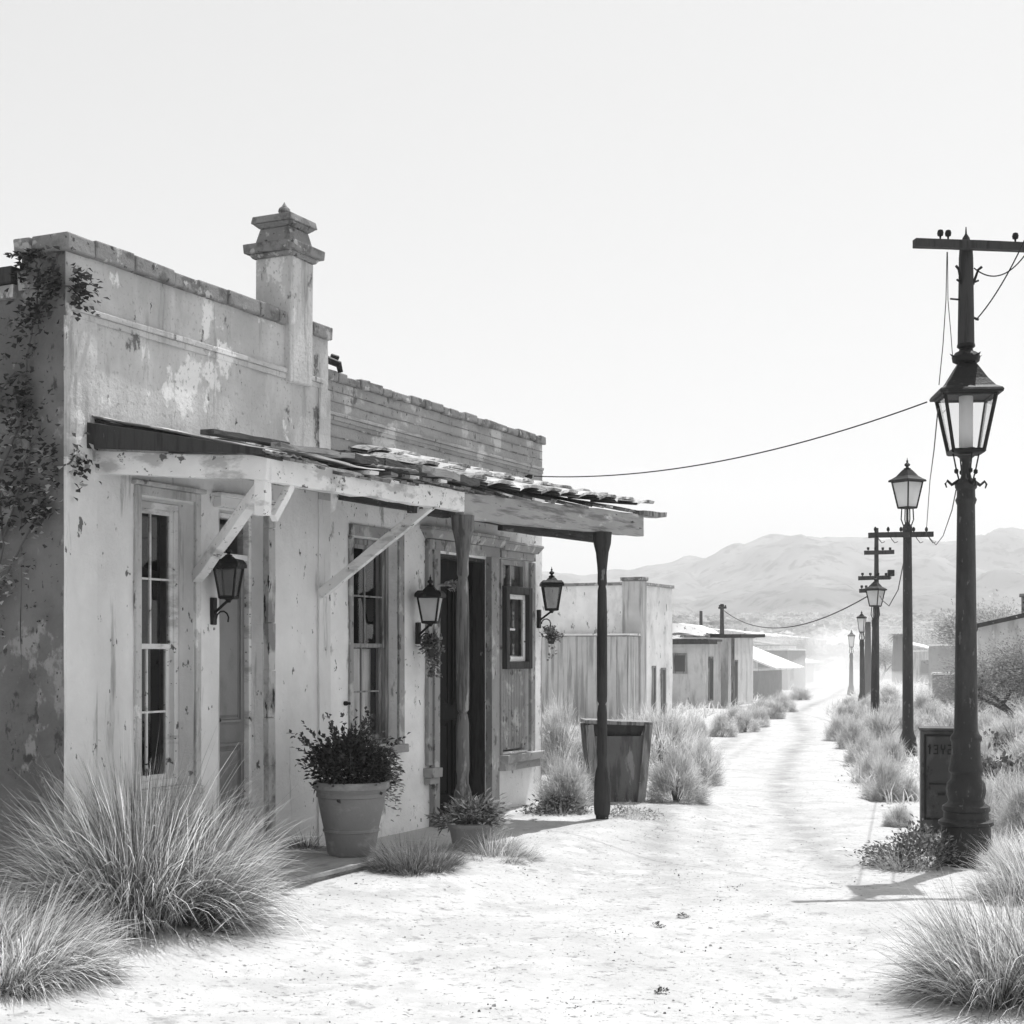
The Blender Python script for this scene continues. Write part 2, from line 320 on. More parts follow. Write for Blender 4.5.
# ------------------------------------------------------------------ ground, road, hills
def ground():
    ys = []; y = -6.0
    while y < 1700:
        ys.append(y); y += .16+.02*max(0, y-4)
    xs = [0.0]; x = 0.0
    while x < 1500:
        x += .12+.03*max(0, x-3.5); xs.append(x)
    xs = [-a for a in xs[:0:-1]]+xs
    b = MB(); n = len(xs)
    for yy in ys:
        for xx in xs: b.v.append((xx, yy, h(xx, yy)-.0015*0))
    for i in range(len(ys)-1):
        for k in range(n-1): a = i*n+k; b.f.append((a, a+1, a+n+1, a+n))
    o = b.build('ground', DIRT, smooth=True); tag(o, kind='structure')
ground()
def road():
    b = MB(); rut = []; ys = []; y = 3.0
    while y < 125: ys.append(y); y += .10+.012*max(0, y-6)
    n = 57
    for yy in ys:
        cx = roadx(yy); hw = roadw(yy)
        for k in range(n):
            a = -1+2*k/(n-1)
            e = hw*(1+.14*noise.noise(Vector((yy*.35, math.copysign(5, a), 2)))+.05*noise.noise(Vector((yy*1.7, math.copysign(5, a), 2))))
            xx = cx+a*e
            rr = 0.0
            for off, wd in ((-.62, .17), (.62, .17), (-.2, .1)):
                ox = off+.12*noise.noise(Vector((yy*.15, off, 4)))
                rr = max(rr, math.exp(-((xx-cx-ox-.35*sm(22, 10, yy))/wd)**2)*(.8 if wd > .12 else .45))
            rr *= sm(7, 14, yy)*(.75+.5*noise.noise(Vector((yy*.3, off, 9))))
            if yy > 12 and yy < 40: rr = max(rr, .0)
            z = h(xx, yy)+.009+.0006*yy-.012*rr*(1 if abs(a) < .9 else 0)+noise.noise(Vector((xx*3, yy*3, 8)))*.008*sm(26, 10, yy)+noise.noise(Vector((xx*9, yy*9, 8)))*.004*sm(25, 10, yy)
            if abs(a) > .93: z = h(xx, yy)+.003*(0 if abs(a) < .99 else -6)+.0004*yy
            b.v.append((xx, yy, z)); rut.append(max(0, min(1, rr)))
    for i in range(len(ys)-1):
        for k in range(n-1): a = i*n+k; b.f.append((a, a+1, a+n+1, a+n))
    o = b.build('dirt_road', ROAD, smooth=True); tag(o, kind='structure')
    at = o.data.attributes.new('rut', 'FLOAT', 'POINT'); at.data.foreach_set('value', rut)
road()

def interp(pts, x):
    if x <= pts[0][0]: return pts[0][1]
    for (a, ya), (b, yb) in zip(pts, pts[1:]):
        if x <= b: return ya+(yb-ya)*sm(0, 1, (x-a)/(b-a))*.5+(yb-ya)*(x-a)/(b-a)*.5
    return pts[-1][1]
def hills(name, prof, Y0, Y1, Y2, amp, sc):
    b = MB(); n = 420; rows = 60
    for r in range(rows):
        t = r/(rows-1); Yb = Y0+(Y2-Y0)*t
        for k in range(n):
            px = -700+2600*k/(n-1); X = (px-512)/F*Yb
            base = h(X, Yb)-3
            rid = EYE+(HOR-interp(prof, px))/F*Y1
            tt = (Yb-Y0)/(Y1-Y0) if Yb < Y1 else (Y2-Yb)/(Y2-Y1)
            s = max(0, tt)
            rn = abs(noise.fractal(Vector((X/sc, Yb/sc*.6, 5)), 1.0, 2.0, 5))
            z = base+(rid-base)*(s**.8)+amp*(rn-.35)*5.5*s*(1-s*.85)*1.3+amp*.35*noise.noise(Vector((X/sc*3, Yb/sc*3, 2)))*s
            b.v.append((X, Yb, z))
    for r in range(rows-1):
        for k in range(n-1): a = r*n+k; b.f.append((a, a+1, a+n+1, a+n))
    tag(b.build(name, HIL, smooth=True), kind='structure')
hills('mountain_range', [(-1500, 560), (200, 588), (545, 577), (575, 572), (640, 564), (700, 553), (740, 541), (768, 534), (796, 531), (820, 540), (850, 545), (880, 543), (925, 535), (965, 531), (1040, 530), (1400, 500), (2800, 540)], 820, 1180, 1560, 16, 130)
hills('foothill', [(-1500, 600), (545, 596), (640, 590), (700, 596), (790, 586), (850, 598), (930, 584), (1000, 572), (1100, 560), (2800, 560)], 600, 800, 1050, 10, 90)

# haze and dust
def volume(name, density, col, loc, build):
    m = bpy.data.materials.new(name+'_air'); m.use_nodes = True; nt = m.node_tree; nt.nodes.clear()
    out = nn(nt, 'ShaderNodeOutputMaterial'); pv = nn(nt, 'ShaderNodeVolumePrincipled'); pv.inputs['Density'].default_value = density; pv.inputs['Color'].default_value = g4(col)
    pv.inputs['Anisotropy'].default_value = 0.3
    nt.links.new(pv.outputs[0], out.inputs['Volume'])
    o = build.build(name, m, smooth=False); o.location = loc; return o
hb = MB(); hb.bx(-1700, 1900, -60, 1720, -8, 190)
tag(volume('haze', 0.0007, .98, (0, 0, 0), hb), kind='stuff')
def blob(rx, ry, rz, seed):
    b = MB(seed); nu, nv = 28, 16
    for i in range(nv+1):
        th = math.pi*i/nv
        for k in range(nu):
            ph = 2*math.pi*k/nu; d = Vector((math.sin(th)*math.cos(ph), math.sin(th)*math.sin(ph), math.cos(th)))
            f = 1+.22*noise.noise(d*1.6+Vector((seed, 0, 0)))+.10*noise.noise(d*4+Vector((seed, 0, 0)))
            b.v.append((d.x*rx*f, d.y*ry*f, d.z*rz*f))
    for i in range(nv):
        for k in range(nu): a = i*nu+k; e = i*nu+(k+1) % nu; b.f.append((a, a+nu, e+nu, e))
    return b
def dust(px, py, Y, rx, ry, rz, dens, seed):
    o = volume('dust_cloud', dens, .99, P(px, py, Y), blob(rx, ry, rz, seed)); o.name = 'dust_cloud'
    tag(o, kind='stuff')
dust(826, 696, 62, 4.2, 9, 1.5, .05, 1)
dust(835, 690, 50, 5.5, 6, 2.2, .02, 8)
dust(836, 672, 68, 1.7, 4, 2.2, .065, 2)
dust(842, 656, 74, 1.2, 4, 2.2, .035, 6)
dust(800, 690, 95, 12, 20, 3.5, .004, 3)
dust(850, 676, 100, 14, 20, 4.5, .010, 4)

# ------------------------------------------------------------------ foliage makers
def tuft(seed, n, ln, r, lean, wdt, droop=.55, tone=(.75, 1.1), dark=.0, crowns=9, wind=0.0):
    b = MB(seed); q = b.r; cr = []
    for k in range(crowns):
        a = q.uniform(0, 6.283); rr = math.sqrt((k+.3)/crowns)
        cr.append((math.cos(a)*rr*r, math.sin(a)*rr*r, rr, a, q.uniform(.75, 1.08), q.uniform(-.25, .25), q.uniform(.85, 1.12)))
    for i in range(n):
        cx, cy_, rr0, a0, hl, tw, tn = cr[q.randrange(crowns)]
        a = q.uniform(0, 6.283); r2 = math.sqrt(q.random()); x, y = cx+math.cos(a)*r2*r*.30, cy_+math.sin(a)*r2*r*.30
        rr = min(1.1, math.hypot(x, y)/r)
        le = min(1.25, abs(lean*(.25*r2+.75*rr)*q.uniform(.6, 1.2)+q.uniform(-.15, .15)+.3*r2*r2)); aa = math.atan2(y+math.sin(a)*r*.3, x+math.cos(a)*r*.3)+q.uniform(-.6, .6)+tw
        d = Vector((math.cos(aa)*math.sin(le)+wind, math.sin(aa)*math.sin(le), math.cos(le)))
        l = ln*hl*(1-.42*rr*rr)*(q.uniform(.5, 1.0) if i % 7 else q.uniform(.9, 1.15))
        t = q.uniform(*tone)*tn
        if q.random() < dark: t *= .3
        b.blade((x, y, -.02), d, l, wdt*q.uniform(.5, 1.4), droop*q.uniform(.1, 1.6), t, 5 if ln > .5 else 3)
    return b
def shrub(seed, n, R_, H, twig, wdt, tone=(.6, 1.1)):
    """feathery desert bush: sprays of fine twigs over an uneven, lumpy mound"""
    b = MB(seed); q = b.r
    nb = 46; hubs = []
    for i in range(nb):
        a = q.uniform(0, 6.283); e = math.asin(q.uniform(.0, 1)); rr = q.uniform(.55, .92)
        hubs.append((Vector((math.cos(a)*math.cos(e)*R_*rr, math.sin(a)*math.cos(e)*R_*rr, math.sin(e)*H*rr)), q.uniform(.8, 1.12)))
    for i in range(n):
        c, tn = hubs[q.randrange(nb)]; p = c*q.uniform(.62, 1.0)+Vector((q.gauss(0, .10)*R_, q.gauss(0, .10)*R_, q.gauss(0, .09)*H)); p.z = max(0.0, p.z)
        d = (p.normalized()+Vector((q.gauss(0, .45), q.gauss(0, .45), q.uniform(.0, .5)))).normalized()
        b.blade(p, d, twig*q.uniform(.5, 1.3), wdt*q.uniform(.6, 1.3), q.uniform(-.1, .7), tn*q.uniform(*tone), 2)
    return b
def leafbush(seed, n, rx, rz, ln, wd, tone=(.6, 1.3), cz=0.0, squash=1.0):
    b = MB(seed); q = b.r; hubs = []
    for i in range(30):
        a = q.uniform(0, 6.283); e = q.uniform(-.1, 1.5); rr = q.uniform(.5, 1.0)
        hubs.append(Vector((math.cos(a)*math.cos(e)*rx*rr, math.sin(a)*math.cos(e)*rx*rr, cz+math.sin(e)*rz*rr)))
    for i in range(n):
        c = hubs[q.randrange(30)]; k = q.uniform(.7, 1.3) if i % 3 else .6
        p = c+Vector((q.gauss(0, .17)*rx, q.gauss(0, .17)*rx, q.gauss(0, .17)*rz))
        d = (Vector((p.x, p.y, (p.z-cz)))+Vector((q.gauss(0, .6)*rx, q.gauss(0, .6)*rx, q.gauss(0, .5)*rx))).normalized()
        b.leaf(p, d, (q.uniform(-1, 1), q.uniform(-1, 1), 1), ln*q.uniform(.6, 1.3), wd*q.uniform(.7, 1.2), q.uniform(*tone)*k)
    return b
def stems(seed, n, rx, rz, r, cz=0.0):
    b = MB(seed); q = b.r
    for i in range(n):
        a = q.uniform(0, 6.283); rr = q.uniform(.2, .8)
        e = Vector((math.cos(a)*rx*rr, math.sin(a)*rx*rr, cz+rz*q.uniform(.5, .9)))
        b.tube([(e.x*.1, e.y*.1, min(0, cz)), (e.x*.5, e.y*.5, e.z*.6), e], [r, r*.7, r*.35], 5)
    return b

# ------------------------------------------------------------------ building 1 : tall stucco front
B1 = thing('stucco_shop', 'tall peeling stucco shop with chimney pier on its parapet and vine on its side wall', 'building', C0, ANG)
W1 = (.655, 1.18, .70, 2.53); D1 = (1.455, 1.95, .10, 2.52)
H1, X1 = 3.90, 2.78
b = MB()
b.panel((0, 0, 0), (1, 0, 0), (0, -1, 0), 0, X1, 2.75, H1, [], step=.07, amp=.009, depth=.22)
lw_ = MB(); lw_.panel((0, 0, 0), (1, 0, 0), (0, -1, 0), 0, X1, -.2, 2.75, [W1, D1], step=.07, amp=.009, depth=.22); lw_.build('lower_wall', STL, B1, smooth=True)['label'] = 'paler lower wall with bounced light painted in'
b.panel((X1, 0, 0), (0, 1, 0), (1, 0, 0), 0, 6, -.2, H1, step=.3)
b.panel((0, 6, 0), (1, 0, 0), (0, 1, 0), 0, X1, -.2, 3.6, step=.4)
b.quad((.01, .2, 3.55), (X1-.01, .2, 3.55), (X1-.01, 6, 3.55), (.01, 6, 3.55))
b.bx(.01, X1-.01, .16, .22, 3.4, H1-.01)
b.build('wall', STU, B1, smooth=True)
b = MB()
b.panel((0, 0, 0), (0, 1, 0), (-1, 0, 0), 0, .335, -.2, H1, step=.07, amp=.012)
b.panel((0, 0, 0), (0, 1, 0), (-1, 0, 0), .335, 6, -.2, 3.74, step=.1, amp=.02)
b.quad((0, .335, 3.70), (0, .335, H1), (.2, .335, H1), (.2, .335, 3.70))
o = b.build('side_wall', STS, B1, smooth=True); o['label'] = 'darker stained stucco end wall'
# roof edge boards above the side wall
b = MB(5); b.bx(-.05, .25, .37, 6.0, 3.74, 3.84, .004); b.build('roof_edge', WDK, B1, bevel=.006)
b = MB(6); b.bx(-.03, .2, .375, 6.0, 3.66, 3.735, .004); b.build('roof_fascia', TRM, B1)
b = MB(); b.bx(.12, X1-.02, .25, 5.98, 3.565, 3.62); b.build('roof', TIN, B1)
# coping, uneven stones
def coping(parent, x0, x1, z, hh, y0, y1, seed, m=CAP, ln=.3, gap=None):
    b = MB(seed); x = x0
    while x < x1-.02:
        e = min(x1, x+ln*b.r.uniform(.6, 1.4))
        if not gap or not (x < gap[1] and e > gap[0]):
            b.bx(x+.002, e-.002, y0-b.r.uniform(0, .012), y1, z+b.r.uniform(-.008, .004), z+hh+b.r.uniform(-.012, .008), .004)
        x = e
    return b.build('coping', m, parent, bevel=.012)
coping(B1, -.03, 2.20, H1, .10, -.035, .23, 3)
coping(B1, 2.535, X1+.02, H1, .10, -.035, .23, 4)
b = MB(7); b.bx(-.04, .2, .235, .362, H1, H1+.10, .006); b.build('coping', CAP, B1, bevel=.012)
b = MB(7); b.bx(-.018, -.002, .20, .35, H1-.20, H1-.09, .006); b.build('side_band', CAP, B1, bevel=.006)
# cornice band
b = MB(8); x = 0.0
while x < 2.70:
    e = min(2.70, x+.35); b.bx(x, e+.001, -.024, .0, 3.56, 3.595, .0015); b.bx(x, e+.001, -.014, .0, 3.52, 3.56, .001); x = e
b.build('cornice', STU, B1, bevel=.006)
# corner pilasters
b = MB(9)
for a, c in ((-.008, .25), (2.64, X1+.012)):
    b = MB(9)
    for z0, z1 in ((0, 2.70), (2.70, 3.52)):
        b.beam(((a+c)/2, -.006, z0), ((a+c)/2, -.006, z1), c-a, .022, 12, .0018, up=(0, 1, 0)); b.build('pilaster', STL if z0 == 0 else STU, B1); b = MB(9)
# chimney pier
ch = MB(10); ch.bx(2.22, 2.52, -.045, .26, 3.50, 4.40, .006); ch = ch.build('chimney', STU, B1, bevel=.012)
b = MB(11); cx, cyy = 2.37, .107
b.frus(cx, cyy, 4.40, 4.43, .165, .165, .185, .185); b.frus(cx, cyy, 4.432, 4.50, .21, .21, .215, .215); b.frus(cx, cyy, 4.50, 4.515, .18, .18, .15, .15)
b.frus(cx, cyy, 4.515, 4.62, .15, .15, .125, .125); b.frus(cx, cyy, 4.62, 4.65, .13, .13, .165, .165); b.frus(cx, cyy, 4.652, 4.705, .175, .175, .165, .165)
b.frus(cx, cyy, 4.705, 4.725, .12, .12, .07, .07)
b.build('chimney_cap', CAP, ch, bevel=.008)
b = MB(12); b.lathe([(.02, 4.72), (.018, 4.735), (.035, 4.745), (.045, 4.765), (.04, 4.785), (.022, 4.80), (.008, 4.82), (.001, 4.835)], (cx, cyy, 0), 12); b.build('finial', CAP, ch, smooth=True)
# window 1
def frame_rect(b, x0, x1, z0, z1, y0, y1, w, wb=None, j=.001):
    wb = wb or w
    b.bx(x0, x0+w, y0, y1, z0, z1, j); b.bx(x1-w, x1, y0, y1, z0, z1, j); b.bx(x0+w, x1-w, y0+.002, y1, z1-w, z1, j); b.bx(x0+w, x1-w, y0+.002, y1, z0, z0+wb, j)
def sash_window(parent, W, yf, cols, rows_up, rows_dn, mf, ms, seed, mid=None, open_room=True):
    x0, x1, z0, z1 = W; b = MB(seed); fw = .045
    frame_rect(b, x0+.003, x1-.003, z0+.003, z1-.003, yf, yf+.07, fw); fr = b.build('window', mf, parent, bevel=.004)
    zm = mid or (z0+z1)/2; ix0, ix1, iz0, iz1 = x0+fw+.002, x1-fw-.002, z0+fw+.002, z1-fw-.002
    for (a, c, yy, rows) in ((zm-.01, iz1, yf+.012, rows_up), (iz0, zm+.02, yf+.04, rows_dn)):
        b = MB(seed+1); frame_rect(b, ix0, ix1, a, c, yy, yy+.026, .032)
        for k in range(1, cols): xx = ix0+(ix1-ix0)*k/cols; b.bx(xx-.007, xx+.007, yy+.004, yy+.022, a+.03, c-.03)
        for k in range(1, rows): zz = a+(c-a)*k/rows; b.bx(ix0+.03, ix1-.03, yy+.005, yy+.021, zz-.007, zz+.007)
        b.build('sash', ms, fr, bevel=.003)
        b = MB(); b.quad((ix0+.02, yy+.013, a+.02), (ix1-.02, yy+.013, a+.02), (ix1-.02, yy+.013, c-.02), (ix0+.02, yy+.013, c-.02)); b.build('glass', GLS, fr)
    return fr
def curtain(parent, x0, x1, z0, z1, y, amp, n, m=CUR, ph=0.0):
    b = MB(); k = int((x1-x0)/.012)+2
    for i in range(k):
        x = x0+(x1-x0)*i/(k-1); yy = y+amp*math.sin(x*n+ph); b.v += [(x, yy*1.0, z0), (x, y+amp*.6*math.sin(x*n+ph+.4), z1)]
    for i in range(k-1): b.f.append((2*i, 2*i+2, 2*i+3, 2*i+1))
    return b.build('curtain', m, parent, smooth=True)
win = sash_window(B1, W1, .115, 2, 2, 2, WWH, WWH, 21, mid=1.60)
curtain(win, .67, .90, .72, 2.0, .21, .012, 60)
b = MB(23); frame_rect(b, W1[0]-.06, W1[1]+.06, W1[2]-.04, W1[3]+.07, -.022, .004, .055); b.bx(W1[0]-.085, W1[1]+.085, -.045, .002, W1[3]+.072, W1[3]+.10, .002); b.build('window_surround', STU, B1, bevel=.006)
b = MB(24); b.bx(W1[0]-.05, W1[1]+.05, -.06, .11, W1[2]-.05, W1[2], .002); b.build('window_sill', STU, B1, bevel=.008)
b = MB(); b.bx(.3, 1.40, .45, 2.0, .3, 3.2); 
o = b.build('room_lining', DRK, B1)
for f in o.data.polygons: pass
# door 1
def panel_door(parent, x0, x1, z0, z1, y, m, panels, seed, handle_x=None):
    b = MB(seed); b.bx(x0, x1, y, y+.04, z0, z1); wd = x1-x0
    for (a, c, e, g) in panels:
        ax, cx_ = x0+wd*a, x0+wd*c; ez, gz = z0+(z1-z0)*e, z0+(z1-z0)*g
        frame_rect(b, ax, cx_, ez, gz, y-.022, y+.002, .018); frame_rect(b, ax+.02, cx_-.02, ez+.02, gz-.02, y-.010, y+.001, .012)
        b.frus((ax+cx_)/2, y, ez+.05, ez+.0501, .001, .001, .001, .001)
        b.bx(ax+.05, cx_-.05, y-.018, y+.001, ez+.05, gz-.05)
    d = b.build('door', m, parent, bevel=.003)
    hx = handle_x if handle_x is not None else x0+.05
    b = MB(); b.bx(hx-.02, hx+.02, y-.006, y+.001, z0+.88, z0+1.06); b.tube([(hx, y-.005, z0+.97), (hx, y-.04, z0+.97)], .007, 8); b.lathe([(.006, 0), (.024, .008), (.027, .02), (.02, .034), (.004, .038)], (hx, y-.055, z0+.951), 12); b.build('handle', IRN, d, smooth=True)
    return d
panel_door(B1, D1[0]+.035, D1[1]-.035, .14, 2.20, .13, WDR, [(.12, .88, .46, .93), (.12, .88, .06, .39)], 31, D1[0]+.08)
b = MB(32); frame_rect(b, D1[0]+.002, D1[1]-.002, .10, D1[3]-.003, .09, .19, .033, .04); b.bx(D1[0]+.035, D1[1]-.035, .10, .17, 2.205, 2.245); b.build('door_frame', WWH, B1, bevel=.004)
b = MB(); b.quad((D1[0]+.03, .14, 2.24), (D1[1]-.03, .14, 2.24), (D1[1]-.03, .14, 2.49), (D1[0]+.03, .14, 2.49)); b.build('transom_glass', GLS, B1)
b = MB(33)
z = .12
while z < 2.60:
    e = min(2.60, z+.33); b.bx(1.955, 2.035, -.05, .002, z, e, .004); z = e+.001
b.build('door_casing', WGR, B1, bevel=.004).data.materials[0] = mat('flaking_paint_wood', .52, layers=[(.25, (6, 6, 3), .5, .6, 6), (.03, (22, 22, 5), .58, .62, 6)], bump=.6)
b = MB(34); b.bx(1.40, 2.04, -.06, .002, 2.535, 2.60, .003); b.bx(1.38, 2.06, -.075, .002, 2.602, 2.63, .003); b.build('door_lintel', WWH, B1, bevel=.004)
b = MB(35); b.bx(1.40, 2.04, -.10, .22, .05, .135, .003); b.build('threshold', CAP, B1, bevel=.01)
# broken drain stub at the end of the parapet
b = MB(36); b.tube([(X1-.02, .1, 3.76), (X1+.05, .04, 3.77), (X1+.12, -.02, 3.74), (X1+.13, -.03, 3.68)], [.028, .03, .028, .02], 9); b.tube([(X1+.08, .02, 3.80), (X1+.13, -.01, 3.79)], .018, 7); b.build('drain_spout', IRN, B1, smooth=True)

# ------------------------------------------------------------------ building 2
B2 = thing('block_shop', 'low painted block shop with carved doorway and side window under the porch', 'building', L(2.785, -.035), ANG)
X0 = 0.0; X2 = 3.885; H2 = 3.62
o2 = 2.785
Wn = (3.17-o2, 3.86-o2, .83, 2.47); Dn = (4.50-o2, 5.45-o2, .14, 2.42); Sn = (5.76-o2, 6.36-o2, .64, 2.45)
b = MB()
b.panel((0, 0, 0), (1, 0, 0), (0, -1, 0), 0, X2, 2.94, H2, [], step=.07, amp=.008, depth=.2)
lw_ = MB(); lw_.panel((0, 0, 0), (1, 0, 0), (0, -1, 0), 0, X2, -.2, 2.94, [Wn, Dn, Sn], step=.07, amp=.008, depth=.2); lw_.build('lower_wall', ST3, B2, smooth=True)['label'] = 'wall under the porch with bounced light in its colour'
b.panel((X2, 0, 0), (0, 1, 0), (1, 0, 0), 0, 6, -.2, H2, step=.25)
b.panel((0, 6, 0), (1, 0, 0), (0, 1, 0), 0, X2, -.2, H2, step=.4)
b.bx(.01, X2-.01, .16, .22, 3.2, H2-.01)
b.build('wall', ST2, B2, smooth=True)
b = MB(); b.bx(.02, X2-.02, .24, 5.98, 3.3, 3.36); b.build('roof', TIN, B2)
coping(B2, .0, X2+.04, H2, .065, -.03, .23, 41, ln=.17)
# projecting string courses of the upper wall
b = MB(42)
for (z0, z1, dd) in ((3.36, 3.385, .018), (3.325, 3.358, .010)):
    x = 0.0
    while x < X2+.01: e = min(X2+.02, x+.3); b.bx(x, e+.001, -dd, .004, z0, z1, .0015); x = e
b.build('cornice', ST2, B2, bevel=.004)
# shallow block courses above the porch
b = MB(43)
for k, z in enumerate((3.00, 3.10, 3.20, 3.29, 3.46, 3.54)):
    x = 0.0
    while x < X2: e = min(X2, x+.5); b.bx(x, e, -.0085, .002, z+b.r.uniform(-.003, .003), z+.006, .0012); x = e
b.build('block_joint', CAP, B2)
wn = sash_window(B2, Wn, .075, 2, 2, 2, WGR, WGR, 44, mid=1.62)
curtain(wn, Wn[0]+.05, Wn[1]-.05, .87, 1.6, .21, .012, 75)
b = MB(45); b.bx(Wn[1]+.002, Wn[1]+.085, -.025, .003, .80, 2.56, .002); b.bx(Wn[0]-.04, Wn[1]-.0, -.025, .003, 2.475, 2.56, .002); b.bx(Wn[0]-.05, Wn[0]-.002, -.020, .003, .80, 2.47, .002); b.build('window_surround', TRM, B2, bevel=.004)
b = MB(46); b.bx(Wn[0]-.05, Wn[1]+.10, -.06, .07, .76, .825, .002); b.build('window_sill', ST2, B2, bevel=.008)
# doorway

b = MB(47)
b.bx(Dn[0]-.17, Dn[0]-.10, -.035, .003, .62, 2.44, .003); b.bx(Dn[0]-.095, Dn[0]-.004, -.055, .003, .14, 2.44, .003); pass
b.bx(Dn[1]+.004, Dn[1]+.10, -.065, .003, .14, 2.44, .004); b.bx(Dn[1]+.105, Dn[1]+.20, -.045, .003, .14, 2.44, .004); pass
b.bx(Dn[0]-.17, Dn[1]+.20, -.05, .003, 2.442, 2.53, .003); b.frus((Dn[0]+Dn[1])/2+.01, -.03, 2.532, 2.60, .66, .045, .73, .085); b.bx(Dn[0]-.26, Dn[1]+.27, -.12, .003, 2.602, 2.63, .003)
df = b.build('door_frame', TRM, B2, bevel=.004)
b = MB(48); b.bx(Dn[0]-.20, Dn[0]-.02, -.09, .003, .52, .60, .003); b.bx(Dn[0]-.19, Dn[0]-.03, -.06, .003, .46, .518, .003); b.build('side_sill', ST2, B2, bevel=.006)
panel_door(B2, Dn[0]+.022, Dn[1]-.022, .18, 2.385, .12, DKD, [(.08, .46, .42, .90), (.54, .92, .42, .90), (.08, .46, .06, .36), (.54, .92, .06, .36)], 49, Dn[0]+.1)
b = MB(500); b.bx(Dn[0]+.001, Dn[0]+.02, .004, .2, .14, 2.415); b.bx(Dn[1]-.021, Dn[1]-.001, .004, .2, .14, 2.415); b.bx(Dn[0]+.021, Dn[1]-.022, .004, .2, 2.39, 2.415); b.build('door_jamb', WDK, B2)
b = MB(50); b.bx(Dn[0]-.1, Dn[1]+.1, -.12, .2, .06, .135, .003); b.build('threshold', CAP, B2, bevel=.01)
b = MB(51)   # carved scroll beside the door head
for k in range(26):
    a = b.r.uniform(0, .22); b.leaf((Dn[0]-.03+a, -.08-b.r.uniform(0, .04), 2.14+b.r.uniform(-.035, .035)), (b.r.uniform(-1, 1), -.6, b.r.uniform(-1, 1)), (0, 0, 1), .05, .04, 1)
b.tube([(Dn[0]-.05, -.05, 2.14), (Dn[0]+.08, -.09, 2.15), (Dn[0]+.2, -.09, 2.13)], .012, 6)
b.build('carved_bracket', WGR, B2)
# side window: panes above, little framed casement, beaded boards beneath
b = MB(52); b.bx(Sn[0]-.05, Sn[0]-.002, -.03, .003, .62, 2.44, .002); b.bx(Sn[1]+.002, Sn[1]+.09, -.035, .003, .62, 2.44, .002); b.bx(Sn[0]-.05, Sn[1]+.09, -.04, .003, 2.452, 2.52, .002); b.frus((Sn[0]+Sn[1])/2+.02, -.03, 2.522, 2.58, .37, .04, .42, .07); b.bx(Sn[0]-.09, Sn[1]+.15, -.10, .003, 2.582, 2.605, .002)
sw = b.build('window', TRM, B2, bevel=.004)
b = MB(53); x = Sn[0]+.004
while x < Sn[1]-.03: b.bx(x, x+.052, .03, .05, .66, 1.46, .0015); x += .058
b.bx(Sn[0]+.003, Sn[1]-.003, .02, .055, 1.462, 1.50); b.build('board_panel', TRM, sw, bevel=.006)
b = MB(54); frame_rect(b, Sn[0]+.003, Sn[1]-.003, 1.50, 2.447, .03, .08, .05); b.bx(Sn[0]+.27, Sn[0]+.30, .035, .075, 2.14, 2.40); b.build('sash', TRM, sw, bevel=.003)
b = MB(); b.quad((Sn[0]+.05, .06, 1.5), (Sn[1]-.05, .06, 1.5), (Sn[1]-.05, .06, 2.4), (Sn[0]+.05, .06, 2.4)); b.build('glass', GLS, sw)
b = MB(55); frame_rect(b, Sn[0]-.03, Sn[0]+.53, 1.42, 2.19, -.08, -.012, .07); b.build('casement', WDK, sw, bevel=.006)
b = MB(56); frame_rect(b, Sn[0]+.041, Sn[0]+.459, 1.491, 2.119, -.035, -.014, .045); b.bx(Sn[0]+.1, Sn[0]+.25, -.030, -.018, 1.78, 1.80); b.build('casement_trim', WWH, sw, bevel=.003)
b = MB(57); b.bx(Sn[0]-.08, Sn[1]+.14, -.12, .03, .555, .625, .003); b.bx(Sn[0]-.05, Sn[1]+.11, -.08, .003, .48, .553, .003); b.build('window_sill', ST2, sw, bevel=.006)
b = MB(); b.tube([(3.515, -.0, 3.26), (3.515, -.05, 3.262)], .012, 8); b.lathe([(.01, 0), (.026, .01), (.028, .04), (.012, .05)], (3.515, -.045, 3.235), 10); b.build('wire_bracket', IRN, B2, smooth=True)
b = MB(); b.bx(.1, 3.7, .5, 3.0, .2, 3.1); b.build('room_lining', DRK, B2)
b = MB(58); b.lathe([(.03, 0), (.03, .03), (.018, .05), (.02, .08), (.004, .09)], (0, 0, 0), 10)
o = b.build('wall_hook', IRN, B2, smooth=True); o.scale = (.6, .6, .6); o.rotation_euler = (R(90), 0, 0); o.location = (Wn[0]-.10, 0, 1.18)

# ------------------------------------------------------------------ porch over both shops (local frame of the street at C0)
PR = thing('porch_roof', 'sagging timber porch roof on two turned posts in front of the shops', 'porch', C0, ANG)
def q(s, d, z): return (s, -d, z)
Z1 = 2.625
# end beam out from the wall, painted front beam, bare front beam
b = MB(61); b.beam(q(.27, .0, 2.70), q(.30, 1.22, 2.60), .07, .135, 8, .004); b.build('end_beam', WWH, PR, bevel=.006)
b = MB(62); b.beam(q(.30, 1.19, 2.60), q(3.33, .86, 2.70), .075, .15, 16, .006); b.build('front_beam', WWH, PR, bevel=.006)
b = MB(63); b.beam(q(3.24, .87, 2.665), q(6.16, 1.19, 2.735), .08, .20, 14, .006); b.build('front_beam', WBM, PR, bevel=.006).__setitem__('label', 'bare weathered far front beam')
for k, s_ in enumerate((.95, 1.6, 2.3, 3.0, 3.7, 4.4, 5.1, 5.8)):
    b = MB(64+k)
    if s_ > 3.3: dd, zo = .87+(s_-3.24)/2.92*.30, 2.72
    else: dd, zo = 1.17-(s_-.3)/3*.31, 2.68
    b.beam(q(s_, .0, 2.86 if s_ < 3.3 else 2.96), q(s_, dd-.05, zo-.02), .05, .08, 5, .004)
    b.build('rafter', WGY, PR)
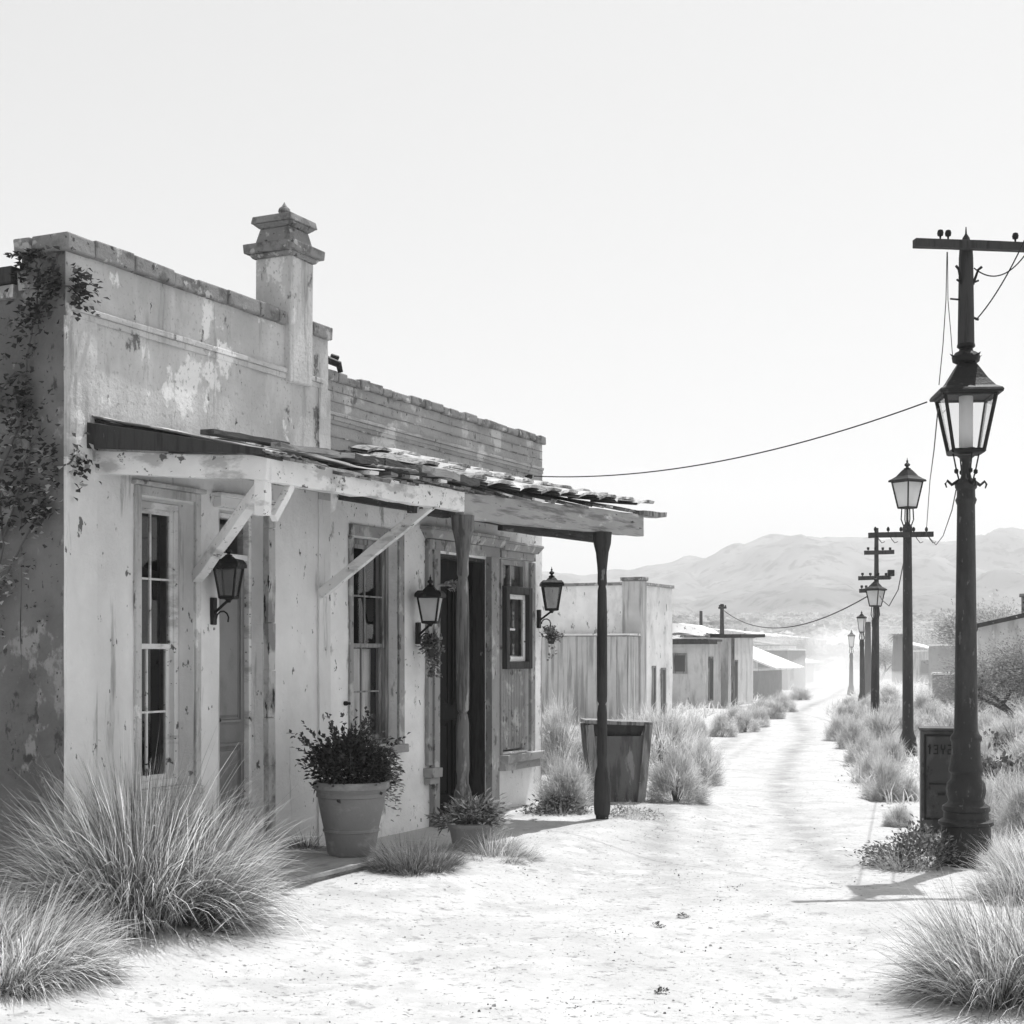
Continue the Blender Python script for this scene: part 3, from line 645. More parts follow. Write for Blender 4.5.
b = MB(65); b.beam(q(2.9, .04, 2.77), q(6.6, .04, 2.79), .05, .10, 6, .003); b.build('wall_plate', WDX, PR)
b = MB(650); b.beam(q(4.35, .66, 2.62), q(6.25, .80, 2.63), .05, .09, 6, .003); b.build('inner_beam', WDX, PR)
b = MB(651); b.beam(q(2.62, .80, 2.60), q(3.3, .72, 2.62), .05, .07, 3, .003); b.build('inner_beam', WDX, PR)
# decking of loose boards, left bay then right bay
def zroof(s_, d): 
    zw = 2.94+(.15*sm(2.4, 3.4, s_)); zo = 2.66+.12*sm(1.0, 3.4, s_)+.06*sm(3.2, 6.2, s_); dm = 1.24-(s_-.3)/3*.31 if s_ < 3.2 else .93+(s_-3.24)/2.92*.31
    return zw+(zo-zw)*min(1.15, d/dm)
rb = random.Random(77); s_ = .22; k = 0
while s_ < 6.22:
    wd = rb.uniform(.13, .2); b = MB(300+k); o1 = rb.uniform(-.05, .05)
    if s_ < 3.2: dm = 1.24-(s_-.3)/3*.31+o1
    else: dm = .93+(s_-3.24)/2.92*.31+o1
    b.beam(q(s_+wd/2, .0, zroof(s_, 0)+rb.uniform(.0, .012)), q(s_+wd/2+rb.uniform(-.02, .02), dm, zroof(s_, dm)+rb.uniform(-.005, .02)), wd-.01, .018, 6, .004)
    m = rb.choice([WGY, WGY, WWH, WDK])
    b.build('roof_board', m, PR); s_ += wd; k += 1
# rusty sheets lying on the left bay, edges lifted
def sheet(s0, s1, d0, d1, lift, seed, m, corr=True, ze=0.0):
    b = MB(seed); nx = max(6, int((s1-s0)/.04)); ny = 10
    for jy in range(ny+1):
        d = d0+(d1-d0)*jy/ny
        for ix in range(nx+1):
            s2 = s0+(s1-s0)*ix/nx; z = zroof(s2, d)+.035+lift*(jy/ny)**2+ze+(.008*math.sin(s2*75) if corr else 0)+.014*noise.noise(Vector((s2*3, d*3, seed)))
            b.v.append(q(s2+.01*noise.noise(Vector((d*5, seed, 1))), d+.02*noise.noise(Vector((s2*6, seed, 2))), z))
    n = nx+1
    for jy in range(ny):
        for ix in range(nx): a = jy*n+ix; b.f.append((a, a+1, a+n+1, a+n))
    o = b.build('metal_sheet', m, PR, smooth=True); sd = o.modifiers.new('solid', 'SOLIDIFY'); sd.thickness = .007; return o
sheet(.20, .80, .0, 1.28, .0, 1, TIN, True, -.01); sheet(.72, 1.55, .1, 1.22, .035, 2, WWH, False); sheet(1.4, 2.0, .2, 1.22, .06, 3, TIN); sheet(1.95, 2.75, .0, 1.05, .03, 4, WWH, False, .01); sheet(2.6, 3.3, .15, 1.0, .04, 5, TIN)
# fascia along the near end (dark board rising from the corner) and loose battens on the front edge
b = MB(66); b.hexa([q(.16, 0, 2.77), q(.19, 0, 2.77), q(.23, 1.24, 2.668), q(.20, 1.24, 2.668), q(.16, 0, 2.925), q(.19, 0, 2.925), q(.23, 1.24, 2.70), q(.20, 1.24, 2.70)]); b.build('end_board', WDK, PR, bevel=.004)
b = MB(67); b.beam(q(.24, 1.30, 2.72), q(1.15, 1.22, 2.77), .06, .03, 5, .006); b.build('edge_batten', WGX, PR)
for k, (a, c, z, m) in enumerate(((1.05, 1.7, 2.77, WDX), (1.62, 2.3, 2.79, WDX), (2.2, 2.9, 2.82, WGX), (2.75, 3.3, 2.83, WDX))):
    b = MB(68+k); b.beam(q(a, 1.27-(a-.3)*.1, z), q(c, 1.26-(c-.3)*.1, z+.01), .10, .05, 5, .008); b.build('edge_batten', m, PR)
rp = random.Random(5)
for k in range(17):
    s0 = rp.uniform(.9, 2.9); ln_ = rp.uniform(.35, .95); d_ = rp.uniform(.15, 1.12)-(s0-.3)*.05; a_ = rp.uniform(-.05, .05)
    z_ = zroof(s0, d_)+rp.uniform(.05, .085); b = MB(700+k)
    b.beam(q(s0, d_, z_), q(min(3.35, s0+ln_), d_+a_, z_+rp.uniform(-.01, .03)), rp.uniform(.08, .16), rp.uniform(.015, .03), 6, .006)
    b.build('loose_plank', rp.choice([WDX, WGX, WWH, WWH, WDX]), PR)
for k in range(9):
    s0 = rp.uniform(.9, 3.2); dm = 1.24-(s0-.3)/3*.31; b = MB(730+k); z_ = zroof(s0, dm)+.03
    b.beam(q(s0, dm-.25, z_+.02), q(s0+rp.uniform(-.06, .06), dm+rp.uniform(.0, .10), z_+rp.uniform(-.01, .02)), rp.uniform(.05, .12), .022, 4, .006)
    b.build('broken_batten', rp.choice([WDK, WGY, WWH]), PR)
# bent shingle rolls on the right bay
k = 0; s_ = 3.15
while s_ < 6.15:
    wd = rb.uniform(.32, .46); b = MB(400+k)
    dm = .98+(s_-3.24)/2.92*.31+rb.uniform(-.02, .04); ny = 3
    for row in range(3):
        dA = dm-.42*row; dB = dA-.46
        base = len(b.v); n1 = 8
        for e, dd in enumerate((dA, dB)):
            for th in (0, .022):
                for i in range(n1+1):
                    t = i/n1; b.v.append(q(s_+wd*t+rb.uniform(-.004, .004), dd+rb.uniform(-.012, .012), zroof(s_, dd)+.02+.022*math.sin(math.pi*t)**.7+(.045 if e == 0 else .0)+th+.05*t))
        m1 = n1+1
        for i in range(n1):
            a0, a1, a2, a3 = base+i, base+m1+i, base+2*m1+i, base+3*m1+i
            b.f += [(a0, a0+1, a1+1, a1), (a1, a1+1, a3+1, a3), (a0, a2, a2+1, a0+1), (a2, a3, a3+1, a2+1)]
    b.build('shingle', TIL if k % 3 else WGR, PR); s_ += wd*.86; k += 1
b = MB(90); b.beam(q(6.05, 1.22, 2.84), q(6.42, 1.30, 2.845), .12, .04, 3, .01); b.build('loose_board', WGR, PR)
# posts
def turned(b, s_, d, z0, z1, r):
    H = z1-z0; f = lambda t: z0+H*t
    pr = [(r*1.25, 0), (r*1.3, .03), (r*1.5, .032), (r*1.65, .05), (r*1.6, .14), (r*1.35, .175), (r*.95, .20), (r*.9, .22), (r*1.05, .24), (r*1.0, .38), (r*.8, .405), (r*.62, .41), (r*.95, .42), (r*1.02, .44), (r*1.04, .52), (r*1.02, .70), (r*.9, .80), (r*.72, .815), (r*.95, .825), (r*.9, .86), (r*1.0, .88), (r*1.3, .93), (r*1.75, .96), (r*1.9, 1.0)]
    b.lathe([(a, f(t)) for a, t in pr], (s_, -d, 0), 14, wob=.03)
b = MB(92); turned(b, 3.31, .86, .08, 2.60, .048); o = b.build('post', mat('grey_post_wood', .15, layers=[(.07, (22, 22, 2), .48, .6, 6), (.32, (10, 10, 2), .58, .64, 7)], bump=.6, bscale=24, bstretch=(3, 3, .3)), PR, smooth=True)
b = MB(93); turned(b, 5.40, 1.13, .08, 2.62, .044); o = b.build('post', WDK, PR, smooth=True); o['label'] = 'dark far post at the road corner'
# hanging stub post and the two diagonal braces
b = MB(94); b.beam(q(.33, 1.15, 2.56), q(.33, 1.15, 2.34), .07, .07, 2, .002, up=(1, 0, 0)); b.build('corner_stub', WWH, PR, bevel=.004)
b = MB(95); b.beam(q(1.19, .02, 2.06), q(.36, 1.12, 2.50), .065, .08, 8, .004); b.build('brace', WWH, PR, bevel=.005)
b = MB(96); b.beam(q(2.66, .02, 2.00), q(2.72, .915, 2.63), .055, .075, 8, .004); b.build('brace', WGR, PR, bevel=.005).data.materials[0] = WWH
b = MB(97); b.beam(q(.42, 1.16, 2.33), q(.62, 1.14, 2.54), .04, .05, 3, .003); b.build('knee_block', WWH, PR, bevel=.004)

# board step
ST = thing('boardwalk_step', 'low plank step running along the foot of the stucco shop', 'step', L(.75, 0, .05), ANG)
b = MB(98); x = 0.0
for k in range(6):
    y = -.02-k*.145; b.beam((0, y-.07, .105), (1.70+b.r.uniform(-.03, .03), y-.07, .105), .138, .03, 8, .003)
b.build('plank', CONC, ST, bevel=.005)
b = MB(99); b.bx(.02, 1.67, -.86, .0, -.08, .088); b.build('footing', CONC, ST, bevel=.01)

# ------------------------------------------------------------------ lanterns
def lantern_parts(t, z0, wt, wb, hg, roofh, gm, orient=0.0, finial=True, loc=(0, 0)):
    """four-sided tapered lantern; z0 bottom of glass, wt/wb half widths, adds its meshes under t"""
    lx, ly = loc
    b = MB(); bars = []
    c, s = math.cos(orient), math.sin(orient)
    def pt(x, y, z): return (lx+x*c-y*s, ly+x*s+y*c, z)
    r = wt*.055+.004; zt = z0+hg
    for a, e in ((-1, -1), (1, -1), (1, 1), (-1, 1)):
        b.tube([pt(a*wb, e*wb, z0), pt(a*wt, e*wt, zt)], r, 6)
    co_ = ((-1, -1), (1, -1), (1, 1), (-1, 1), (-1, -1))
    for (a, e), (a2, e2) in zip(co_, co_[1:]):
        b.tube([pt(a*wb, e*wb, z0), pt(a2*wb, e2*wb, z0)], r*1.2, 6); b.tube([pt(a*wt, e*wt, zt), pt(a2*wt, e2*wt, zt)], r*1.4, 6)
    n0 = len(b.v); b.hexa([pt(-wb, -wb, z0-.012), pt(wb, -wb, z0-.012), pt(wb, wb, z0-.012), pt(-wb, wb, z0-.012), pt(-wb, -wb, z0-.002), pt(wb, -wb, z0-.002), pt(wb, wb, z0-.002), pt(-wb, wb, z0-.002)])
    fr = b.build('lantern_frame', IRN, t)
    b = MB()
    for (a, e), (a2, e2) in zip(co_, co_[1:]):
        k = .96; b.quad(pt(a*wb*k, e*wb*k, z0), pt(a2*wb*k, e2*wb*k, z0), pt(a2*wt*k, e2*wt*k, zt), pt(a*wt*k, e*wt*k, zt))
    b.build('pane', gm, fr)
    b = MB(); W = wt*1.22
    rings = [(W, zt-.004), (W*1.02, zt+.012), (W*.98, zt+.028), (wt*.98, zt+.05), (wt*.72, zt+roofh*.45), (wt*.45, zt+roofh*.8), (wt*.28, zt+roofh)]
    b.lathe([(a*1.414, z) for a, z in rings], (lx, ly, 0), 4, orient+math.pi/4); rf = b.build('lantern_roof', IRN, t)
    zz = zt+roofh; k = wt
    if finial:
        b = MB(); b.lathe([(k*.3, zz), (k*.36, zz+k*.08), (k*.16, zz+k*.16), (k*.12, zz+k*.25), (k*.26, zz+k*.36), (k*.28, zz+k*.48), (k*.12, zz+k*.62), (k*.07, zz+k*.7), (k*.12, zz+k*.78), (k*.04, zz+k*.9), (k*.015, zz+k*1.1)], (lx, ly, 0), 10); b.build('finial', IRN, rf, smooth=True)
    return fr
def wall_lantern(label, s_, d, zt, wt, hg, gm, sgn=1, orient=0.3, arm_from=None):
    t = thing('wall_lantern', label, 'wall lantern', L(s_, 0, zt-hg-.12), ANG, 'wall lanterns on the shop fronts')
    lantern_parts(t, .12, wt, wt*.62, hg, wt*.95, gm, orient, loc=(0, -d))
    b = MB(); b.bx(-.025, .025, -.02, .01, -.06, .12, .002); b.build('wall_plate', IRN, t, bevel=.006)
    b = MB(); pts = []
    for k in range(9):
        u_ = k/8; pts.append((0, -.015-(d-.015)*u_, .02+.085*u_**2+.02*math.sin(u_*math.pi)))
    b.tube(pts, .010, 7)
    pts = [(0, -.03-.05*(1-math.cos(a)), -.02+.05*math.sin(a)) for a in [i*.6 for i in range(7)]]
    b.tube(pts, .006, 6); b.lathe([(.012, .085), (.02, .1), (.03, .108)], (0, -d, 0), 10); b.build('bracket', IRN, t, smooth=True)
    return t
wall_lantern('black wall lantern beside the panelled door of the stucco shop', 1.385, .13, 2.13, .076, .20, glass('smoky_glass', .2, .45))
wall_lantern('black wall lantern with a trailing plant hanging below it, left of the dark doorway', 4.14, .12, 2.03, .09, .21, GLM)
wall_lantern('black wall lantern at the far corner of the block shop, above a small hanging plant', 6.52, .14, 2.22, .09, .23, glass('smoky_glass_b', .2, .5), orient=.5)
def hang_plant(label, loc, n, rx, rz, trail, m1):
    t = thing('hanging_plant', label, 'plant', loc, ANG)
    b = leafbush(5+n, n, rx, rz, .035, .03, cz=.0)
    for k in range(trail):
        a = b.r.uniform(-rx*.6, rx*.9); zz = -b.r.uniform(0, .22); b.leaf((a*.6+.02, b.r.uniform(-.05, .05), zz), (b.r.uniform(-1, 1), b.r.uniform(-1, 1), -.6), (0, 0, 1), .035, .03, b.r.uniform(.6, 1.3))
    b.build('leaves', m1, t)
    b = MB(); b.lathe([(rx*.3, -rz*.7), (rx*.55, -rz*.1), (rx*.6, .0)], (0, 0, 0), 10); b.build('basket', WDK, t)
    b = MB(); b.tube([(0, .09, .10), (0, .04, .12), (0, 0, .02)], .005, 5); b.build('hanger', IRN, t)
hang_plant('leafy plant trailing in a basket directly below the middle wall lantern', L(4.17, .12, 1.60), 420, .085, .10, 170, LFM)
hang_plant('small leafy plant hanging on the corner below the far wall lantern', L(6.60, .10, 1.72), 260, .08, .09, 20, LFM)

# ------------------------------------------------------------------ climbing vine on the end wall
VN = thing('climbing_vine', 'dark leafy vine climbing the stained end wall of the stucco shop', 'vine', C0+Vector((0, 0, .1)), ANG)
paths = [[(.60, .0), (.55, .9), (.62, 1.6), (.45, 2.1), (.50, 2.5), (.30, 2.85), (.27, 3.2), (.20, 3.45), (.17, 3.68), (.24, 3.80)], [(.62, 1.6), (.38, 2.0), (.18, 2.28), (.06, 2.50), (-.06, 2.62)], [(.50, 2.5), (.62, 2.9), (.36, 3.12), (.22, 3.02)], [(.55, 2.2), (.9, 2.7), (1.2, 3.0)], [(.20, 3.45), (.08, 3.60), (-.04, 3.58), (-.12, 3.62)], [(.45, 2.15), (.25, 2.6), (.24, 2.9)]]
b = MB(); bl = MB(71); bp = MB(72)
def vp(t, z, out): # t along side wall; negative wraps to the front
    return (-.0-out, t, z) if t >= 0 else (-t, -out, z)
for pa in paths:
    pts = []
    for (a, za), (c, zc) in zip(pa, pa[1:]):
        for k in range(6):
            u_ = k/6; pts.append((a+(c-a)*u_+.015*noise.noise(Vector((a*9+k, za*5, 3))), za+(zc-za)*u_))
    pts.append(pa[-1]); b.tube([vp(t, z, .025) for t, z in pts], .006, 5)
    for i, (t, z) in enumerate(pts):
        dens = .08+2.6*max(0, noise.noise(Vector((t*9, z*6, 5)))+.02); tgt = bl
        for k in range(int(26*dens)):
            tt = t+bl.r.gauss(0, .075); zz = z+bl.r.gauss(0, .07); 
            if z < 1.0: continue
            zz = min(zz, 3.80)
            tgt = bp if (zz < 2.9 and bl.r.random() < (.85 if zz < 2.2 else .25)) else bl
            dd = (-.5-bl.r.random()*.6, bl.r.uniform(-1, 1), bl.r.uniform(-1.2, .5)) if tt >= 0 else (bl.r.uniform(-1, 1), -.7, bl.r.uniform(-1.2, .5))
            tgt.leaf(vp(tt, zz, .02+bl.r.random()*.05), dd, (bl.r.uniform(-1, 1), 0, 1), .042*bl.r.uniform(.6, 1.4), .036, bl.r.uniform(.5, 1.4))
for k in range(420):     # sparse spatter of dry tendrils over the wall
    t = bl.r.uniform(.05, 1.3); z = bl.r.uniform(1.5, 3.3)
    if noise.noise(Vector((t*4, z*4, 11))) > .02: bl.leaf(vp(t, z, .012), (-.4, bl.r.uniform(-1, 1), bl.r.uniform(-1, .5)), (0, .3, 1), .02, .015, bl.r.uniform(.5, 1.5))
b.build('stem', STM, VN, smooth=True); bl.build('leaves', LFD, VN); bp.build('pale_leaves', LFP, VN)

# ------------------------------------------------------------------ pots
PT = thing('potted_plant', 'large ribbed terracotta pot with a dark leafy bush on the plank step', 'potted plant', L(2.15, .60, .17), ANG)
b = MB(); b.lathe([(.155, 0), (.165, .02), (.178, .10), (.188, .16), (.196, .165), (.196, .18), (.190, .185), (.215, .30), (.228, .38), (.230, .40), (.242, .405), (.242, .43), (.238, .435), (.246, .455), (.262, .46), (.266, .475), (.264, .50), (.255, .51), (.235, .508), (.228, .46)], (0, 0, 0), 40); b.build('pot', TER, PT, smooth=True)
b = MB(); b.lathe([(.23, .44), (.229, .455)], (0, 0, 0), 30); b.build('soil', STM, PT)
stems(3, 26, .30, .34, .006, .45).build('stem', STM, PT)
b = leafbush(81, 3600, .30, .26, .045, .026, (.5, 1.3), cz=.52); b.build('leaves', LFD, PT)
b = MB(820)
for k in range(16):      # straggling sprays
    a = b.r.uniform(0, 6.28); e = b.r.uniform(.5, 1.3); c = Vector((math.cos(a)*.1, math.sin(a)*.1, .6)); dd = Vector((math.cos(a)*math.cos(e), math.sin(a)*math.cos(e), math.sin(e)))
    for j in range(34):
        p = c+dd*(j/34*b.r.uniform(.30, .46)); b.leaf(p, (dd.x+b.r.gauss(0, .8), dd.y+b.r.gauss(0, .8), dd.z+b.r.gauss(0, .8)), (b.r.uniform(-1, 1), 0, 1), .036, .026, b.r.uniform(.5, 1.8))
b.build('sprays', LFD, PT)
b = MB(82)
for k in range(900):
    a = b.r.gauss(.25, .35); rr = b.r.uniform(.18, .38); p = Vector((math.cos(a)*rr, -abs(math.sin(a))*rr*.8-.02, .50+b.r.gauss(.08, .10)-max(0, rr-.28)*.9))
    b.leaf(p, (p.x, p.y, b.r.uniform(-.4, .5)*.3), (b.r.uniform(-1, 1), 0, 1), .04, .026, b.r.uniform(.5, 1.2))
b.build('pale_leaves', LFM, PT)
PS = thing('potted_plant', 'small clay pot of pale spiky leaves at the foot of the near porch post', 'potted plant', L(3.12, 1.02, .11), ANG)
b = MB(); b.lathe([(.115, 0), (.125, .02), (.150, .15), (.155, .17), (.168, .172), (.170, .20), (.155, .205), (.148, .17)], (0, 0, 0), 28); b.build('pot', TER, PS, smooth=True)
b = MB(); b.lathe([(.148, .165), (.147, .18)], (0, 0, 0), 24); b.build('soil', STM, PS)
leafbush(83, 900, .24, .15, .07, .02, (.6, 1.4), cz=.22).build('leaves', LFM, PS)
b = MB(84)
for k in range(420):
    a = b.r.gauss(-.3, .8); rr = b.r.uniform(.1, .27); p = Vector((math.cos(a)*rr, math.sin(a)*rr, .26+b.r.gauss(.03, .05)-rr*.3))
    b.leaf(p, (p.x, p.y, .12), (b.r.uniform(-.5, .5), 0, 1), .075, .018, b.r.uniform(.6, 1.2))
b.build('pale_leaves', LFP, PS)

# ------------------------------------------------------------------ slanted bin stand beyond the porch
bp_ = G(616, 802)
BN = thing('litter_bin', 'weathered wooden litter bin with flat lid and splayed legs, beyond the far porch post', 'bin', bp_, R(4))
b = MB(101); b.beam((-.33, 0, .80), (.33, .0, .775), .46, .035, 6, .006); b.build('lid', WGR, BN, bevel=.004)
b = MB(102); b.frus(0, 0, -.03, .66, .20, .17, .255, .20); b.build('bin_body', mat('bin_boards', .16, layers=[(.09, (16, 16, 2), .5, .6, 6), (.28, (9, 9, 3), .58, .64, 7)], bump=.5), BN, bevel=.006)
b = MB(103); b.frus(0, -.0, .66, .775, .22, .16, .262, .20); b.build('inner_box', WDK, BN)
for sx in (-1, 1):
    for sy in (-1, 1):
        b = MB(104); b.beam((sx*.215, sy*.19, -.02), (sx*.29, sy*.225, .77), .075, .045, 4, .003, up=(0, 1, 0)); b.build('leg', WGR, BN, bevel=.004)
# newspaper style box behind the big lamp
nb = Vector((3.70, 12.95, 0)); nb.z = h(nb.x, nb.y)
NB = thing('newspaper_box', 'tall dark metal box standing just behind the big street lamp', 'newspaper box', nb, R(-14))
b = MB(111); b.bx(-.17, .17, -.15, .15, .04, .90, .002); b.bx(-.185, .185, -.17, .165, .902, .925, .002); b.build('case', mat('box_paint', .045, rough=.5, layers=[(.10, (4, 4, 2), .5, .65, 7), (.02, (12, 12, 9), .6, .66, 7)], bump=.3), NB, bevel=.008)
b = MB(112); frame_rect(b, -.14, .14, .14, .87, -.165, -.151, .018); b.bx(-.10, .09, -.163, -.151, .44, .455); b.bx(-.03, .03, -.175, -.151, .35, .37); b.build('door_trim', IRN, NB, bevel=.003)
b = MB(113)
for x0, x1, z0, z1 in ((-.10, -.088, .70, .785), (-.108, -.10, .76, .775), (-.062, -.025, .77, .782), (-.055, -.025, .737, .748), (-.064, -.025, .70, .712), (-.035, -.025, .712, .77), (-.005, .006, .75, .785), (.024, .034, .745, .785), (-.002, .03, .738, .750), (.009, .021, .70, .74), (.052, .09, .772, .784), (.08, .09, .74, .772), (.052, .09, .735, .745), (.052, .062, .70, .735), (.052, .094, .70, .711)):
    b.bx(x0, x1, -.158, -.151, z0, z1, .001)
b.build('lettering', IRN, NB)
for sx in (-1, 1):
    for sy in (-1, 1):
        b = MB(); b.bx(sx*.15-.018, sx*.15+.018, sy*.13-.018, sy*.13+.018, -.05, .098); b.build('foot', IRN, NB)

# ------------------------------------------------------------------ street lamps on the right
def ornate_lamp():
    base = G(966, 866); S = F/base.y
    t = thing('street_lamp', 'big near ornate street lamp with clear glass lantern and a telegraph crossarm above it', 'street lamp', base, R(8), 'street lamps down the right side of the road')
    z = lambda y: (866-y)/S
    pr = [(29, 866), (29, 850), (27.5, 845), (25, 840), (24, 838), (24, 826), (27, 824), (27, 821), (22, 818), (21.5, 812), (23.5, 810), (23, 806), (18.5, 803), (17, 800), (18.5, 796), (19.5, 790), (18.5, 783), (15, 779), (14.5, 774), (17, 771), (17, 768), (15.5, 764), (14.5, 755), (14, 750)]
    b = MB(); b.lathe([(a/S, z(y)) for a, y in pr], (0, 0, 0), 32)
    for k in range(8):
        a = k*math.pi/4; b.tube([(math.cos(a)*.205, math.sin(a)*.205, .01), (math.cos(a)*.19, math.sin(a)*.19, .13), (math.cos(a)*.155, math.sin(a)*.155, .2)], .014, 6)
    b.build('base', IRG, t, smooth=True)
    pr = [(14, 750), (14, 742), (15.5, 740), (15.5, 737), (12.5, 733), (11.5, 728), (8.7, 505), (9.5, 503), (10.5, 500), (9, 497), (8.8, 490), (10.5, 488), (11, 484), (9, 481), (5.5, 478), (4.5, 474), (4, 462), (6.5, 458), (9, 456)]
    b = MB(); b.lathe([(a/S, z(y)) for a, y in pr], (0, 0, 0), 16); b.build('shaft', IRG, t, smooth=True)
    b = MB()
    for a in (0, math.pi/2, math.pi, 3*math.pi/2):
        c, s = math.cos(a), math.sin(a); pts = [(.06, 481), (.11, 485), (.145, 481), (.16, 484), (.15, 488)]
        b.tube([(r*c, r*s, z(y)) for r, y in pts], [.014, .012, .010, .008, .005], 6)
        b.tube([(.055*c, .055*s, z(480)), (.075*c, .075*s, z(470)), (.10*c, .10*s, z(454))], .006, 5)
        b.lathe([(.004, 0), (.016, .01), (.016, .03), (.004, .04)], (.075*c, .075*s, z(474)), 8)
    b.build('scroll', IRN, t, smooth=True)
    fr = lantern_parts(t, z(452), .182, .108, z(396)-z(452), .25, GLL, orient=R(-14), finial=False)
    b = MB(); b.lathe([(.05, z(450)), (.05, z(396)+.02)], (0, 0, 0), 16); b.build('lamp_tube', GLM, t, smooth=True)
    b = MB(); b.lathe([(.02, z(451)), (.06, z(450)), (.055, z(448)), (.012, z(446)), (.012, z(438))], (.02, 0, 0), 12); b.build('burner', IRG, t, smooth=True)
    pr = [(7, 365), (13, 362), (14, 357), (11, 353), (7, 351), (6.5, 349), (9, 347), (8.5, 344), (6.2, 342), (6.8, 340)]
    b = MB(); b.lathe([(a/S, z(y)) for a, y in pr], (0, 0, 0), 12)
    for k in range(6):
        a = k*math.pi/3; b.leaf((math.cos(a)*.06, math.sin(a)*.06, z(364)), (math.cos(a), math.sin(a), 1.3), (0, 0, 1), .1, .07, 1)
    b.t = []; b.build('lantern_crown', IRN, t, smooth=True)
    # telegraph mast and crossarm above
    b = MB(120); b.lathe([(8.2/S, z(345)), (7.0/S, z(258)), (6.2/S, z(246)), (4.5/S, z(243)), (3.5/S, z(238)), (1/S, z(234)), (.5/S, z(227))], (0, 0, 0), 12)
    b.build('mast', WDK, t, smooth=True)
    b = MB(121); b.beam((-.43, -.07, z(248)), (1.05, -.07, z(247)), .07, .062, 6, .003); b.build('crossarm', WDK, t, bevel=.005)
    b = MB()
    for x in (-.23, -.17, .35, .8): b = MB(); b.lathe([(.006, .03), (.008, .05), (.02, .055), (.024, .075), (.018, .095), (.006, .10)], (x, -.07, z(247)), 10); b.build('insulator', IRN, t, smooth=True)
    for sx in (-1, 1):
        b = MB(); b.tube([(sx*.045, -.02, z(285)), (sx*.06, -.03, z(278)), (sx*.075, -.04, z(271)), (sx*.10, -.05, z(268))], .010, 6)
        b.tube([(sx*.05, -.02, z(283)), (sx*.085, -.03, z(281))], .008, 5); b.build('hook', IRN, t, smooth=True)
    b = MB(); b.tube([(.03, 0, z(316)), (.09, -.02, z(320))], .009, 6); b.build('hook', IRN, t, smooth=True)
    b = MB(); b.tube([(-.03, 0, z(300)), (-.13, -.02, z(300))], .007, 6); b.build('hook', IRN, t, smooth=True)
    return t, base, S
big, bigbase, bigS = ornate_lamp()

def plain_lamp(px, ybase, ytop_roof, ybot, wpx, label, arms=(), seed=0, Y=None, mast=None):
    base = G(px, ybase) if Y is None else D(px, Y); Yb = base.y; S = F/Yb; yb = HOR+(EYE-base.z)*S
    t = thing('street_lamp', label, 'street lamp', base, R(seed*7), 'street lamps down the right side of the road')
    z = lambda y: (yb-y)/S; t.rotation_euler = (R((-.5, .6, -.7, .4, -.6)[seed % 5]), R((.5, -.4, .8, -.9, 1.1)[seed % 5]), R(seed*7))
    hw = wpx/2/S/1.22/1.2; hg = z(ytop_roof)-z(ybot)
    b = MB(seed+130); sr = .085
    b.lathe([(.14, -.05), (.15, .05), (.14, .18), (.12, .24), (.125, .28), (.10, .34), (.085, .4), (.075, z(ybot)*.55), (.065, z(ybot)-.45), (.075, z(ybot)-.42), (.075, z(ybot)-.30), (.05, z(ybot)-.26), (.02, z(ybot)-.22), (.018, z(ybot)-.02), (.05, z(ybot)-.005)], (0, 0, 0), 14)
    b.build('shaft', IRG, t, smooth=True)
    b = MB()
    for a in range(4): c, s = math.cos(a*1.571), math.sin(a*1.571); b.tube([(c*.06, s*.06, z(ybot)-.28), (c*.10, s*.10, z(ybot)-.18), (c*hw*.55, s*hw*.55, z(ybot))], .010, 5)
    b.build('scroll', IRN, t, smooth=True)
    lantern_parts(t, z(ybot), hw, hw*.6, hg, hw*1.15, GLM, orient=R(20+seed*7))
    for (ya, xa, xb) in arms:
        b = MB(seed+140); b.beam(((xa-px)/S, -.09, z(ya)), ((xb-px)/S, -.09, z(ya)+.02), .07, .08, 5, .004); b.build('crossarm', WDK, t)
        for k in range(5):
            b = MB(); x = (xa-px)/S+((xb-xa)/S)*(k+.5)/5; b.lathe([(.006, .03), (.008, .06), (.022, .07), (.026, .10), (.01, .13)], (x, -.09, z(ya)), 8)
            b.tube([(x, -.1, z(ya)+.03), (x+.03, -.15, z(ya)-.06), (x+.08, -.15, z(ya)-.12), (x+.13, -.14, z(ya)-.10)], .006, 5)
            b.build('insulator', IRN, t, smooth=True)
    return t, base
lamp2, lb2 = plain_lamp(908, 756, 482, 508, 31, 'second street lamp from the front, with a crossarm of insulators below its lantern', [(536, 866, 932)], 1)
lamp3, lb3 = plain_lamp(874.5, 728, 590, 606, 20, 'third street lamp from the front, standing among the verge bushes', [], 2)
lamp4, lb4 = plain_lamp(862.5, 705, 618, 632, 10, 'fourth street lamp, a thin one left of the third', [], 3, Y=46)
lamp5, lb5 = plain_lamp(851, 705, 636, 647, 9, 'farthest street lamp, faint in the dust', [], 4, Y=57)
